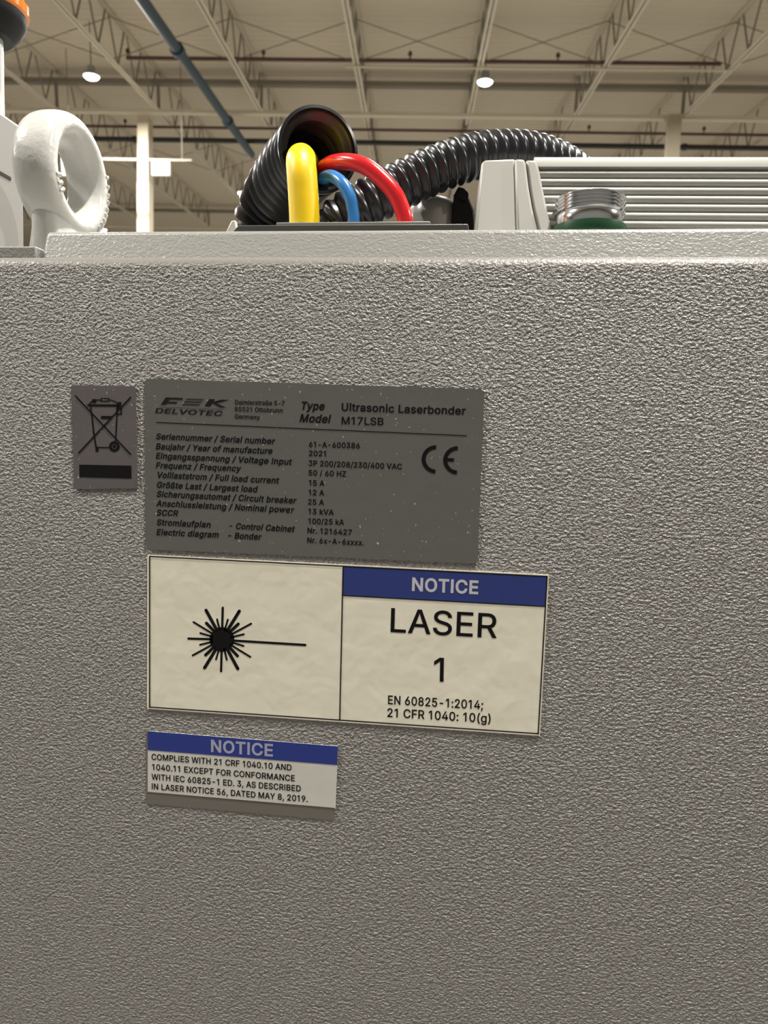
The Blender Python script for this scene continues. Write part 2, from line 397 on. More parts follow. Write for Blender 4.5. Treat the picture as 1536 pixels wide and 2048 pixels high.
# ------------------------------------------------------------------ lettering
GLYPH_TEXT = r''' 	188	
(	273	89,156,89,207,89,244,93,283,101,324,108,364,119,404,132,441,145,479,160,511,177,539,196,539,216,539,236,539,219,504,204,467,191,428,178,389,168,351,161,313,155,276,151,240,151,207,151,176,154,146,160,115,166,83,176,51,188,16,201,-18,217,-56,236,-96,216,-96,196,-96,177,-96,148,-47,126,3,111,55,97,106
)	273	57,-96,37,-96,57,-55,73,-17,86,18,98,53,107,85,113,116,119,147,122,177,122,207,122,240,118,276,112,313,105,351,95,389,82,428,70,467,55,504,37,539,57,539,77,539,97,539,113,511,128,479,142,441,155,404,165,364,173,323,180,283,184,244,184,207,184,156,177,104,161,53,146,2,125,-48,97,-96,77,-96
,	188	53,-119,38,-119,48,-56,58,8,68,71,91,71,114,71,137,71,119,8,102,-56,84,-119,69,-119
-	453	263,244,337,244,337,226,337,207,337,188,263,188,188,188,114,188,114,207,114,226,114,244,188,244
.	188	108,-4,95,-4,83,-4,72,0,63,9,54,18,50,28,50,41,50,54,54,65,63,73,72,82,83,87,95,87,108,87,119,82,128,73,137,65,141,54,141,41,141,28,137,18,128,9,119,0
/	249	216,533,235,533,180,330,126,127,71,-76,52,-76,33,-76,14,-76,69,127,124,330,178,533,197,533
0	453	264,-7,227,-7,189,-7,157,3,130,24,103,45,83,74,69,113,55,152,48,199,48,254,48,309,55,356,69,395,83,434,104,464,130,484,157,505,189,516,227,516,264,516,296,505,323,484,350,464,370,434,384,395,398,356,405,309,405,254,405,199,398,152,384,113,370,74,350,45,323,24,297,3;202,50,227,50,252,50,273,58,290,74,308,90,321,113,330,144,339,174,344,211,344,254,344,297,339,334,330,365,321,395,308,419,290,435,273,451,252,460,227,460,202,460,180,451,163,435,146,419,132,395,123,365,114,334,109,297,109,254,109,211,114,174,123,144,132,113,146,90,163,74,180,58
1	400	230,509,256,509,256,339,256,170,256,0,235,0,214,0,192,0,192,149,192,299,192,448,191,448,190,448,189,448,148,418,107,388,66,358,66,381,66,404,66,427,103,454,141,481,178,509,204,509
2	453	172,0,64,0,64,16,64,32,64,47,121,108,177,168,234,229,254,249,270,267,282,282,295,298,304,313,311,327,317,341,320,356,320,371,320,390,316,405,308,419,299,432,288,442,273,449,259,456,242,460,224,460,204,460,187,456,172,447,158,439,147,428,139,413,131,399,127,382,127,362,107,362,86,362,66,362,66,392,72,419,86,442,100,465,119,483,143,496,167,509,194,516,225,516,255,516,282,509,306,497,329,484,348,467,361,445,374,424,381,399,381,372,381,354,378,335,371,318,364,300,353,280,336,259,319,237,296,211,267,180,229,140,191,100,153,60,153,59,153,58,153,57,231,57,310,57,389,57,389,38,389,19,389,0,281,0
3	453	252,-7,218,-7,187,-7,158,-1,133,10,107,21,86,37,70,57,54,78,46,103,44,132,66,132,87,132,109,132,111,114,117,99,126,87,136,75,149,65,165,59,181,53,199,50,219,50,239,50,258,53,275,61,292,68,305,79,315,93,324,107,329,124,329,145,329,163,325,181,316,196,307,212,293,224,275,234,256,243,231,248,201,248,186,248,172,248,157,248,157,265,157,282,157,299,200,349,244,399,288,448,288,450,288,451,288,452,215,452,142,452,70,452,70,471,70,490,70,509,171,509,272,509,372,509,372,493,372,477,372,461,319,400,265,339,211,278,211,282,211,285,211,289,249,293,281,288,308,276,335,263,356,246,371,222,386,199,393,173,393,145,393,115,385,89,370,66,355,43,335,25,309,12,282,0
4	453	164,105,40,105,40,123,40,141,40,158,109,275,178,392,247,509,268,509,289,509,311,509,243,394,176,280,109,166,109,165,109,164,109,163,210,163,312,163,413,163,413,144,413,125,413,105,289,105;302,0,282,0,282,40,282,81,282,121,282,130,282,138,282,146,282,203,282,260,282,318,302,318,322,318,343,318,343,212,343,106,343,0,322,0
5	453	254,-7,221,-7,191,-7,164,-1,140,11,116,23,97,39,83,60,69,81,61,104,60,130,81,130,101,130,122,130,124,115,129,101,138,89,147,77,159,67,173,60,188,53,204,50,221,50,242,50,260,55,276,64,292,74,305,87,314,104,323,121,328,141,328,162,328,184,323,204,314,221,304,238,291,252,275,262,258,272,239,277,218,277,201,277,184,274,167,268,151,263,138,255,128,246,108,248,88,250,67,253,77,338,86,423,96,509,186,509,276,509,366,509,366,490,366,471,366,452,294,452,222,452,151,452,145,402,139,352,134,301,135,301,135,301,136,301,147,311,161,319,178,325,194,331,211,334,229,334,253,334,274,329,294,321,313,313,331,301,345,285,359,270,371,252,379,231,387,210,391,188,391,163,391,130,384,101,369,76,354,50,334,30,309,15,283,1
6	453	258,-7,226,-7,195,-7,167,0,142,15,118,29,98,49,84,74,71,100,64,129,64,162,64,186,69,212,80,239,91,266,110,300,137,340,176,396,214,453,252,509,276,509,299,509,322,509,265,426,208,344,151,261,149,261,147,261,145,261,150,271,157,280,165,288,174,296,184,302,196,307,207,312,221,314,235,314,266,314,293,308,316,295,339,282,357,263,370,240,382,216,389,189,389,157,389,125,382,97,368,73,354,48,334,28,310,14,286,0;207,48,226,48,246,48,264,53,279,63,294,72,306,85,314,101,323,118,327,136,327,157,327,178,323,197,314,213,306,230,294,242,279,251,264,261,246,265,226,265,207,265,189,261,174,252,159,243,147,230,138,214,129,198,125,179,125,158,125,137,129,118,138,102,147,85,159,72,174,63,189,53
7	453	120,0,97,0,172,149,248,299,323,448,323,450,323,451,323,452,236,452,149,452,62,452,62,471,62,490,62,509,172,509,281,509,391,509,391,489,391,469,391,449,315,299,240,150,165,0,142,0
8	453	260,-7,226,-7,192,-7,162,-1,136,11,109,24,89,40,74,62,59,83,52,108,52,135,52,157,56,177,65,195,74,213,86,229,101,241,116,253,133,261,153,265,153,265,153,266,153,267,128,273,108,287,93,308,78,329,70,353,70,380,70,406,77,429,90,450,104,470,122,486,146,498,169,510,196,516,226,516,256,516,283,510,306,498,329,486,348,470,361,450,375,429,382,406,382,380,382,353,374,329,359,308,344,287,325,273,300,267,300,266,300,265,300,265,319,261,336,253,351,241,366,229,378,213,387,195,396,177,401,157,401,135,401,108,393,83,378,62,364,40,343,24,317,11,291,-1;204,49,226,49,249,49,268,53,285,60,301,68,314,78,323,91,332,105,337,121,337,139,337,158,332,174,322,189,313,203,300,214,283,223,266,231,247,235,226,235,205,235,186,231,169,223,152,214,139,203,130,189,120,174,115,158,115,139,115,121,120,105,129,91,138,78,151,68,167,60,184,53;208,290,226,290,244,290,260,293,274,300,288,307,299,318,307,330,315,343,319,358,319,376,319,393,315,407,308,420,300,433,289,443,275,449,261,456,245,460,226,460,208,460,191,456,177,449,163,443,152,433,145,420,137,407,133,393,133,376,133,358,137,343,145,330,152,318,163,307,178,300,192,293
9	453	195,516,226,516,258,516,286,508,310,494,335,480,354,460,368,434,382,409,389,380,389,347,389,323,383,297,373,270,362,243,343,209,315,168,277,112,239,56,200,0,177,0,154,0,130,0,187,83,244,165,301,248,303,248,305,248,307,248,303,238,296,229,287,221,279,213,269,207,257,202,245,197,232,195,218,195,187,195,160,201,137,214,114,227,96,245,83,269,70,292,64,320,64,352,64,384,71,412,85,436,99,461,118,480,143,494,167,508;246,460,226,460,207,460,189,456,174,446,159,437,147,424,138,407,130,391,125,372,125,352,125,330,130,312,138,295,147,279,159,266,174,257,189,248,207,243,226,243,246,243,263,248,279,257,294,266,306,279,314,295,323,311,327,330,327,350,327,372,323,391,314,407,306,424,294,437,279,446,264,456
:	188	108,-4,95,-4,83,-4,72,0,63,9,54,18,50,28,50,41,50,54,54,65,63,73,72,82,83,87,95,87,108,87,119,82,128,73,137,65,141,54,141,41,141,28,137,18,128,9,119,0;108,271,95,271,83,271,72,275,63,284,54,293,50,304,50,316,50,329,54,340,63,349,72,357,83,362,95,362,108,362,119,357,128,349,137,340,141,329,141,316,141,304,137,293,128,284,119,275
;	188	53,-119,38,-119,48,-56,58,8,68,71,91,71,114,71,137,71,119,8,102,-56,84,-119,69,-119;116,271,103,271,91,271,80,275,71,284,62,293,58,304,58,316,58,329,62,340,71,349,80,357,91,362,103,362,116,362,127,357,136,349,145,340,149,329,149,316,149,304,145,293,136,284,127,275
A	480	39,0,16,0,78,170,140,339,201,509,226,509,251,509,276,509,338,339,401,170,463,0,440,0,418,0,395,0,359,101,323,202,287,302,281,321,273,344,264,372,255,400,245,435,232,478,236,478,241,478,245,478,233,435,222,399,213,371,204,343,196,320,191,302,155,202,120,101,85,0,62,0;197,142,110,142,110,161,110,180,110,199,197,199,283,199,370,199,370,180,370,161,370,142,283,142
B	456	122,0,60,0,60,170,60,339,60,509,120,509,181,509,241,509,276,509,306,503,329,491,352,479,369,462,381,442,392,422,398,399,398,374,398,352,394,334,387,320,379,306,369,294,356,286,344,277,330,271,315,267,315,265,315,264,315,262,331,261,347,255,363,245,379,235,392,221,402,203,413,185,418,163,418,136,418,111,412,87,400,67,388,46,370,30,344,18,319,6,287,0,247,0,184,0;125,115,125,57,165,57,205,57,245,57,284,57,313,65,330,80,347,95,355,114,355,137,355,154,351,170,342,184,334,198,321,209,306,218,290,227,271,231,248,231,207,231,166,231,125,231,125,173;125,341,125,285,162,285,200,285,238,285,257,285,273,289,288,296,303,303,315,313,323,326,332,339,336,355,336,372,336,395,328,414,313,429,297,444,273,452,240,452,202,452,163,452,125,452,125,396
C	510	293,-7,267,-7,223,-7,184,4,150,25,116,46,89,76,70,115,50,154,40,201,40,254,40,308,50,354,70,393,89,432,116,462,150,484,184,505,223,516,267,516,293,516,317,512,340,504,363,497,384,486,402,471,420,457,436,439,448,418,460,398,468,374,473,348,451,348,430,348,408,348,404,366,398,381,389,395,381,408,370,419,357,428,345,438,331,444,315,449,300,454,284,456,267,456,236,456,208,448,184,432,159,417,139,394,125,364,111,334,103,297,103,254,103,211,111,175,125,145,140,115,159,92,184,76,209,61,236,53,267,53,284,53,300,55,315,60,331,65,345,71,357,81,370,90,381,101,389,114,398,128,404,143,408,160,430,160,451,160,473,160,469,135,460,111,448,91,436,70,421,52,402,38,384,23,363,12,341,5,318,-3
D	502	271,0,219,0,178,0,137,0,96,0,96,19,96,38,96,57,136,57,175,57,215,57,256,57,291,65,318,81,345,97,366,119,379,149,392,179,399,214,399,255,399,296,392,331,379,361,366,390,346,412,320,428,293,444,260,452,221,452,178,452,136,452,93,452,93,471,93,490,93,509,137,509,181,509,225,509,275,509,317,499,353,478,388,458,415,429,433,391,452,353,462,308,462,255,462,202,452,157,433,119,414,81,387,51,351,31,314,10;103,509,125,509,125,339,125,170,125,0,103,0,82,0,60,0,60,170,60,339,60,509,82,509
E	419	165,0,60,0,60,170,60,339,60,509,164,509,268,509,372,509,372,490,372,471,372,452,290,452,207,452,125,452,125,396,125,341,125,286,202,286,278,286,355,286,355,267,355,248,355,229,278,229,202,229,125,229,125,172,125,114,125,57,208,57,292,57,375,57,375,38,375,19,375,0,270,0
F	410	82,0,60,0,60,170,60,339,60,509,163,509,266,509,369,509,369,490,369,471,369,452,288,452,206,452,125,452,125,394,125,336,125,278,198,278,272,278,346,278,346,259,346,240,346,221,272,221,198,221,125,221,125,147,125,74,125,0,103,0
G	520	309,-7,269,-7,223,-7,184,4,149,25,115,46,88,77,69,116,50,155,40,201,40,254,40,308,50,354,69,393,88,432,115,462,149,484,183,505,221,516,265,516,292,516,317,512,340,504,364,496,385,484,403,469,422,454,437,437,449,416,461,396,470,373,474,349,452,349,430,349,408,349,403,365,396,380,387,393,379,406,368,417,356,427,344,436,330,444,315,448,300,453,283,456,265,456,235,456,208,448,183,432,159,417,139,394,125,364,111,334,103,297,103,254,103,211,111,175,125,145,140,115,159,92,184,76,209,61,237,53,269,53,297,53,323,59,345,71,367,83,384,101,396,123,409,146,415,172,415,202,421,201,428,200,434,199,384,199,333,199,283,199,283,218,283,237,283,256,348,256,413,256,478,256,478,237,478,219,478,200,478,158,469,122,451,91,433,60,408,36,377,19,345,2
H	517	82,0,60,0,60,170,60,339,60,509,82,509,103,509,125,509,125,435,125,362,125,289,214,289,303,289,392,289,392,362,392,435,392,509,414,509,435,509,457,509,457,339,457,170,457,0,435,0,414,0,392,0,392,77,392,155,392,232,303,232,214,232,125,232,125,155,125,77,125,0,103,0
I	190	84,0,63,0,63,170,63,339,63,509,84,509,106,509,127,509,127,339,127,170,127,0,106,0
L	393	160,0,60,0,60,170,60,339,60,509,82,509,103,509,125,509,125,358,125,208,125,57,203,57,282,57,361,57,361,38,361,19,361,0,261,0
M	628	81,0,60,0,60,170,60,339,60,509,91,509,121,509,152,509,193,402,235,294,277,187,280,180,284,170,287,159,291,148,295,136,299,123,303,110,307,97,311,84,315,71,319,59,322,49,317,49,312,49,307,49,310,59,314,70,318,83,322,95,326,108,330,121,334,134,338,147,342,158,346,170,349,179,352,187,394,294,435,402,476,509,507,509,537,509,568,509,568,339,568,170,568,0,547,0,525,0,504,0,504,97,504,194,504,291,504,302,504,314,504,327,505,340,505,354,505,369,505,383,506,398,506,413,506,428,507,443,507,457,509,457,511,457,513,457,508,441,503,426,498,409,492,393,487,378,482,363,477,348,472,334,467,322,463,309,459,299,456,291,418,194,380,97,342,0,323,0,305,0,286,0,248,97,209,194,170,291,167,299,163,309,159,321,155,333,150,346,145,361,140,376,135,391,129,408,124,424,118,441,112,457,114,457,117,457,119,457,119,444,120,431,120,416,120,401,121,387,121,372,121,357,121,342,122,328,122,315,122,302,122,291,122,194,122,97,122,0,101,0
N	523	82,0,60,0,60,170,60,339,60,509,85,509,111,509,136,509,205,400,274,291,343,183,349,174,355,164,363,151,370,138,379,123,388,107,396,90,405,73,414,55,411,55,408,54,405,54,403,72,401,90,401,108,400,126,399,142,399,157,399,172,399,185,399,195,399,300,399,404,399,509,420,509,442,509,463,509,463,339,463,170,463,0,438,0,412,0,387,0,325,97,264,193,202,290,194,303,186,316,177,331,169,345,159,362,148,381,137,400,123,424,108,452,111,453,115,453,119,454,120,428,121,405,122,384,123,362,124,344,124,328,125,312,125,300,125,291,125,194,125,97,125,0,103,0
O	533	311,-7,267,-7,223,-7,184,4,150,25,116,46,90,76,70,115,50,154,40,201,40,254,40,308,50,354,70,393,90,432,116,462,150,484,184,505,223,516,267,516,311,516,350,505,384,484,418,462,444,432,464,393,483,354,493,308,493,254,493,201,483,154,464,115,444,76,418,46,384,25,350,4;236,53,267,53,297,53,325,61,349,76,374,91,394,114,408,144,423,174,430,211,430,254,430,298,423,335,408,365,394,395,374,417,349,433,325,448,297,456,267,456,236,456,209,448,184,433,159,417,140,394,125,364,111,334,103,297,103,254,103,211,111,174,125,144,140,114,159,92,184,76,209,61
P	445	82,0,60,0,60,170,60,339,60,509,118,509,177,509,235,509,274,509,307,502,332,487,358,473,377,454,390,430,402,405,409,378,409,348,409,317,402,290,390,265,377,241,358,222,332,207,307,193,274,186,235,186,193,186,151,186,109,186,109,205,109,224,109,242,150,242,191,242,233,242,259,242,281,247,297,256,313,265,325,278,333,294,341,310,344,328,344,348,344,368,341,386,333,402,325,417,313,430,297,439,280,448,259,452,232,452,196,452,160,452,125,452,125,301,125,151,125,0,103,0
R	449	82,0,60,0,60,170,60,339,60,509,119,509,177,509,236,509,275,509,307,502,333,489,359,475,378,457,390,433,403,410,409,382,409,352,409,321,403,295,390,271,378,248,359,230,333,217,307,204,275,198,236,198,189,198,143,198,96,198,96,217,96,236,96,255,142,255,188,255,234,255,260,255,281,259,298,267,314,275,326,286,334,300,341,315,345,332,345,352,345,372,341,390,334,405,326,420,314,431,298,440,281,448,259,452,233,452,197,452,161,452,125,452,125,301,125,151,125,0,103,0;378,0,353,0,312,76,271,153,230,229,254,229,279,229,303,229,344,153,386,76,428,0,403,0
S	447	263,-9,224,-9,187,-9,155,-3,128,9,100,21,79,38,64,60,49,82,40,107,38,137,60,137,82,137,104,137,106,117,112,101,123,88,134,75,149,65,166,59,184,52,203,49,224,49,247,49,268,53,286,60,304,68,319,78,329,92,340,105,346,121,346,139,346,155,341,169,332,179,323,189,311,198,296,205,281,211,264,217,245,222,224,228,204,234,184,239,142,251,109,268,86,289,63,311,52,339,52,372,52,401,60,426,75,448,90,469,111,486,138,498,164,510,194,516,227,516,261,516,290,510,316,498,342,486,362,469,377,449,392,428,400,404,401,378,380,378,358,378,337,378,335,403,323,423,302,437,281,451,256,459,225,459,203,459,184,455,167,448,151,441,138,431,129,418,120,406,115,391,115,376,115,358,120,344,131,334,142,323,154,314,169,308,184,302,199,297,212,293,230,289,247,284,264,279,279,275,295,270,312,264,328,257,344,248,359,238,373,227,385,214,395,198,404,181,408,162,408,139,408,111,401,86,386,64,372,41,351,24,323,11,296,-2
T	449	85,452,32,452,32,471,32,490,32,509,160,509,288,509,417,509,417,490,417,471,417,452,363,452,310,452,257,452,257,301,257,151,257,0,235,0,214,0,193,0,193,151,193,301,193,452,139,452
U	517	299,-8,259,-8,219,-8,184,0,154,15,124,31,101,53,85,80,68,107,60,138,60,173,60,285,60,397,60,509,81,509,103,509,124,509,124,399,124,288,124,178,124,154,130,132,141,113,152,94,167,79,187,68,207,57,231,52,259,52,287,52,311,57,331,68,351,79,366,94,377,113,387,132,393,154,393,178,393,288,393,399,393,509,414,509,436,509,457,509,457,397,457,285,457,173,457,138,449,107,433,80,416,53,393,31,363,15,334,0
V	480	229,0,204,0,141,170,79,339,16,509,39,509,62,509,84,509,120,408,156,307,192,206,198,189,206,166,215,137,224,109,235,73,248,31,243,31,239,31,235,31,247,74,258,110,267,138,276,166,284,189,290,206,325,307,360,408,395,509,417,509,440,509,463,509,401,339,340,170,278,0,253,0
W	686	180,0,155,0,109,170,63,339,16,509,38,509,60,509,82,509,109,404,136,300,163,196,168,179,172,163,175,145,179,128,183,111,187,94,190,76,194,58,197,40,194,40,192,40,189,40,193,58,196,76,200,94,203,111,207,128,211,145,215,163,220,179,224,196,251,300,279,404,306,509,331,509,355,509,380,509,407,404,434,300,462,196,466,179,470,163,474,145,478,128,482,111,486,94,490,76,494,58,497,40,494,40,491,40,488,40,492,58,495,76,499,94,502,111,506,128,510,145,515,163,519,179,523,196,550,300,576,404,603,509,625,509,647,509,670,509,623,339,577,170,530,0,505,0,480,0,455,0,426,108,397,215,368,323,362,344,357,367,351,391,346,416,341,444,336,475,341,475,345,475,350,475,345,445,340,419,335,395,330,371,324,347,318,323,289,215,260,108,230,0,205,0
X	474	43,0,18,0,84,95,151,190,217,284,217,268,217,252,217,236,155,327,92,418,29,509,54,509,79,509,104,509,129,473,153,437,178,400,188,385,197,372,204,361,211,350,217,340,223,329,229,318,236,306,243,292,240,292,236,292,232,292,239,306,246,318,252,329,258,339,264,350,272,361,279,372,288,385,298,400,323,437,348,473,374,509,398,509,422,509,446,509,384,419,321,329,259,239,259,255,259,271,259,287,324,191,390,96,456,0,431,0,406,0,382,0,352,43,322,86,292,129,283,143,275,155,268,165,262,175,256,185,250,195,244,206,238,217,230,231,235,231,240,231,244,231,238,218,231,207,225,196,219,186,213,176,206,166,199,155,191,143,182,129,152,86,122,43,91,0,67,0
Y	472	225,0,203,0,203,69,203,139,203,208,141,308,79,409,16,509,41,509,66,509,91,509,125,454,159,399,192,344,203,326,213,309,222,292,231,275,240,255,250,230,241,230,232,230,224,230,233,255,242,276,251,293,260,310,270,327,280,344,314,399,347,454,381,509,406,509,430,509,455,509,393,409,330,308,268,208,268,139,268,69,268,0,247,0
Z	438	161,0,42,0,42,15,42,31,42,46,119,159,196,272,273,385,284,400,295,415,306,431,318,446,329,461,341,476,343,469,346,461,348,454,327,453,306,453,285,452,264,452,244,452,223,452,162,452,101,452,40,452,40,471,40,490,40,509,159,509,278,509,397,509,397,493,397,477,397,462,321,351,245,240,169,129,158,113,146,97,134,81,122,65,110,49,97,33,95,40,93,47,90,54,111,55,132,56,152,57,173,57,193,57,214,57,276,57,338,57,399,57,399,38,399,19,399,0,280,0
a	389	182,-9,160,-9,136,-9,114,-4,94,5,75,14,59,27,48,45,36,62,30,83,30,108,30,130,35,147,43,161,52,175,63,185,78,193,92,201,108,207,125,211,143,215,160,218,178,220,201,223,219,225,234,227,248,228,258,231,265,235,272,239,276,245,276,255,276,255,276,256,276,257,276,272,273,286,267,297,261,308,252,316,240,322,228,328,213,331,196,331,178,331,162,328,149,322,136,317,126,309,118,301,110,292,104,283,100,274,80,280,61,285,41,291,50,314,62,332,79,346,95,360,113,369,133,375,153,381,173,384,194,384,208,384,223,383,239,379,255,376,271,370,286,360,301,351,313,338,322,320,332,303,337,280,337,251,337,168,337,84,337,0,317,0,297,0,277,0,277,17,277,35,277,52,275,52,274,52,272,52,268,43,261,34,252,25,243,15,230,7,215,1,200,-5;155,45,170,45,193,45,212,50,228,59,243,68,255,79,263,93,271,107,276,122,276,138,276,155,276,173,276,190,273,187,268,184,259,182,251,180,242,178,231,176,221,174,210,172,200,171,190,170,182,169,175,168,161,166,147,163,134,159,121,154,111,148,103,139,96,131,92,119,92,105,92,92,95,81,102,72,109,63,118,57,130,52,142,48
b	424	261,-8,229,-8,206,-8,187,-4,172,4,158,12,146,21,138,31,129,42,123,51,118,59,116,59,114,59,112,59,112,39,112,20,112,0,92,0,72,0,53,0,53,170,53,339,53,509,73,509,93,509,114,509,114,446,114,382,114,319,115,319,117,319,118,319,123,327,129,336,137,346,145,356,157,365,171,373,186,381,205,384,229,384,261,384,289,376,313,361,337,345,356,322,370,293,383,263,390,229,390,189,390,149,383,114,370,84,356,55,337,32,313,16,289,0;197,47,220,47,244,47,263,53,279,66,295,78,308,95,316,117,324,138,328,162,328,189,328,216,324,240,316,261,308,282,296,299,280,311,264,324,244,330,220,330,197,330,177,324,161,312,145,300,133,284,125,263,117,242,113,217,113,189,113,161,117,136,125,115,133,94,146,77,162,65,178,53
c	396	226,-8,207,-8,173,-8,143,0,117,16,91,33,71,56,56,85,41,114,34,149,34,187,34,227,41,262,56,291,71,321,91,343,117,360,143,376,173,384,207,384,226,384,243,382,260,377,276,372,292,365,305,356,319,347,330,335,340,322,350,309,357,294,362,277,342,272,322,267,303,262,300,272,296,281,290,289,285,297,278,305,270,311,262,317,253,322,242,325,232,328,220,330,207,330,182,330,161,323,145,310,129,297,116,280,108,258,100,237,96,213,96,187,96,162,100,139,108,117,116,96,129,79,145,66,161,53,182,46,207,46,220,46,232,48,243,52,253,55,263,60,271,66,279,72,286,80,292,89,297,97,301,107,304,117,324,112,343,107,363,102,358,85,351,70,341,56,332,43,320,31,306,21,293,12,277,4,261,-1,244,-6
d	424	219,-8,195,-8,164,-8,136,0,111,16,87,32,68,55,55,84,41,114,34,149,34,189,34,229,41,263,55,293,69,322,88,345,112,361,136,376,164,384,196,384,219,384,238,381,253,373,268,365,279,356,287,346,296,336,302,327,306,319,308,319,309,319,311,319,311,382,311,446,311,509,331,509,351,509,372,509,372,339,372,170,372,0,352,0,332,0,313,0,313,20,313,39,313,59,311,59,309,59,307,59,302,51,295,42,287,31,278,21,267,12,252,4,238,-4;181,47,205,47,227,47,247,53,263,65,279,77,291,94,299,115,308,136,312,161,312,189,312,217,308,242,300,263,292,284,279,300,263,312,247,324,228,330,205,330,181,330,161,324,145,311,129,299,116,282,108,261,100,240,96,216,96,189,96,162,100,138,109,117,117,95,129,78,145,66,161,53
e	404	238,-8,212,-8,175,-8,143,0,117,16,90,33,70,56,56,85,41,114,34,148,34,187,34,226,41,260,55,290,69,319,89,343,115,359,141,376,171,384,205,384,226,384,246,381,266,374,285,367,303,356,319,341,335,326,348,306,357,282,366,258,371,228,371,194,371,186,371,178,371,169,272,169,174,169,75,169,75,187,75,204,75,221,163,221,250,221,338,221,329,215,319,208,310,202,310,227,306,249,298,269,290,288,278,303,263,314,247,325,228,330,205,330,182,330,163,325,146,313,130,302,118,288,109,270,100,251,96,232,96,211,96,200,96,189,96,178,96,150,101,126,110,106,120,87,134,72,151,61,168,51,189,46,212,46,228,46,241,48,254,53,266,57,277,64,285,73,294,82,301,93,306,105,325,101,345,96,365,91,359,71,349,54,335,39,321,24,303,13,283,4,262,-4
f	254	154,379,228,379,228,362,228,344,228,327,154,327,80,327,6,327,6,344,6,362,6,379,80,379;101,0,81,0,81,144,81,288,81,432,81,453,86,471,96,486,106,500,119,511,135,519,152,526,169,530,187,530,201,530,213,529,222,527,232,525,238,523,243,521,238,503,233,486,227,468,224,470,220,471,215,472,210,473,203,474,195,474,176,474,163,469,154,460,146,451,142,437,142,419,142,279,142,140,142,0,121,0
g	425	238,-151,207,-151,179,-151,155,-147,134,-140,113,-132,96,-123,82,-110,69,-98,58,-84,51,-69,67,-60,84,-50,101,-41,107,-49,113,-57,122,-66,130,-75,141,-82,154,-88,168,-94,186,-97,207,-97,238,-97,263,-90,282,-75,302,-60,311,-37,311,-6,311,19,311,44,311,68,310,68,308,68,306,68,301,60,295,51,287,41,278,32,267,23,252,16,238,8,219,5,195,5,164,5,137,12,113,27,88,41,69,62,55,90,41,118,34,152,34,191,34,230,41,264,55,293,69,322,88,345,112,361,137,376,165,384,196,384,220,384,239,381,253,373,268,365,280,356,288,346,297,336,303,327,308,319,309,319,311,319,313,319,313,339,313,359,313,379,333,379,353,379,372,379,372,250,372,121,372,-9,372,-42,365,-69,350,-90,335,-111,316,-126,291,-136,266,-146;181,59,205,59,228,59,248,64,264,75,280,86,292,101,300,121,308,141,312,165,312,193,312,220,308,243,300,264,292,284,280,301,264,312,248,324,228,330,205,330,181,330,161,324,145,312,129,299,117,283,109,262,100,242,96,219,96,193,96,166,100,143,109,123,117,103,129,87,145,76,162,65
h	410	114,249,114,227,114,151,114,76,114,0,93,0,73,0,53,0,53,170,53,339,53,509,73,509,93,509,114,509,114,435,114,361,114,287,110,287,106,287,102,287,114,322,131,347,152,362,174,377,199,384,227,384,253,384,276,379,295,369,315,358,330,342,341,321,352,299,357,273,357,240,357,160,357,80,357,0,337,0,316,0,296,0,296,78,296,157,296,235,296,265,288,288,273,304,258,321,237,329,210,329,192,329,175,325,161,317,146,309,135,298,126,283,118,267
i	167	73,0,53,0,53,126,53,253,53,379,73,379,93,379,114,379,114,253,114,126,114,0,93,0;95,443,84,443,72,443,62,447,54,455,45,462,41,472,41,483,41,494,45,504,54,512,62,520,72,524,84,524,95,524,106,520,114,512,122,504,126,494,126,483,126,472,122,462,114,455,106,447
j	167	53,243,53,379,73,379,93,379,114,379,114,243,114,106,114,-30,114,-53,110,-73,102,-90,93,-107,81,-120,65,-129,48,-138,28,-143,4,-143,-1,-143,-5,-143,-10,-143,-10,-124,-10,-105,-10,-87,-6,-87,-2,-87,2,-87,20,-87,32,-82,40,-72,49,-62,53,-48,53,-29,53,107;95,443,83,443,72,443,62,447,53,455,45,462,41,472,41,483,41,494,45,504,53,512,62,520,72,524,83,524,95,524,105,520,114,512,122,504,126,494,126,483,126,472,122,462,114,455,105,447
k	381	132,158,110,137,110,162,110,187,110,212,113,212,117,212,121,212,175,268,230,323,284,379,310,379,335,379,360,379,301,319,243,259,184,199,182,199,179,199,177,199,155,178;73,0,53,0,53,170,53,339,53,509,73,509,93,509,114,509,114,339,114,170,114,0,93,0;320,0,294,0,245,62,197,124,148,186,162,200,177,214,191,229,252,152,312,76,372,0,346,0
l	172	76,0,56,0,56,177,56,353,56,530,76,530,96,530,116,530,116,353,116,177,116,0,96,0
m	610	73,0,53,0,53,126,53,253,53,379,72,379,92,379,112,379,112,351,112,323,112,295,111,295,109,295,108,295,113,316,121,332,132,346,144,359,157,369,172,376,187,383,203,386,219,386,247,386,270,378,287,361,305,344,316,322,321,295,318,295,315,295,312,295,317,313,325,329,337,343,349,357,364,367,381,375,398,382,416,386,437,386,459,386,479,381,497,372,515,362,530,348,541,328,551,309,557,285,557,255,557,170,557,85,557,0,536,0,516,0,496,0,496,85,496,169,496,254,496,281,488,301,473,313,457,325,439,330,419,330,402,330,387,327,374,320,362,313,352,303,345,290,339,278,335,263,335,247,335,165,335,82,335,0,315,0,295,0,274,0,274,87,274,173,274,260,274,281,267,298,253,311,239,324,221,330,199,330,185,330,171,327,158,320,144,313,134,303,126,289,118,276,114,258,114,238,114,159,114,79,114,0,93,0
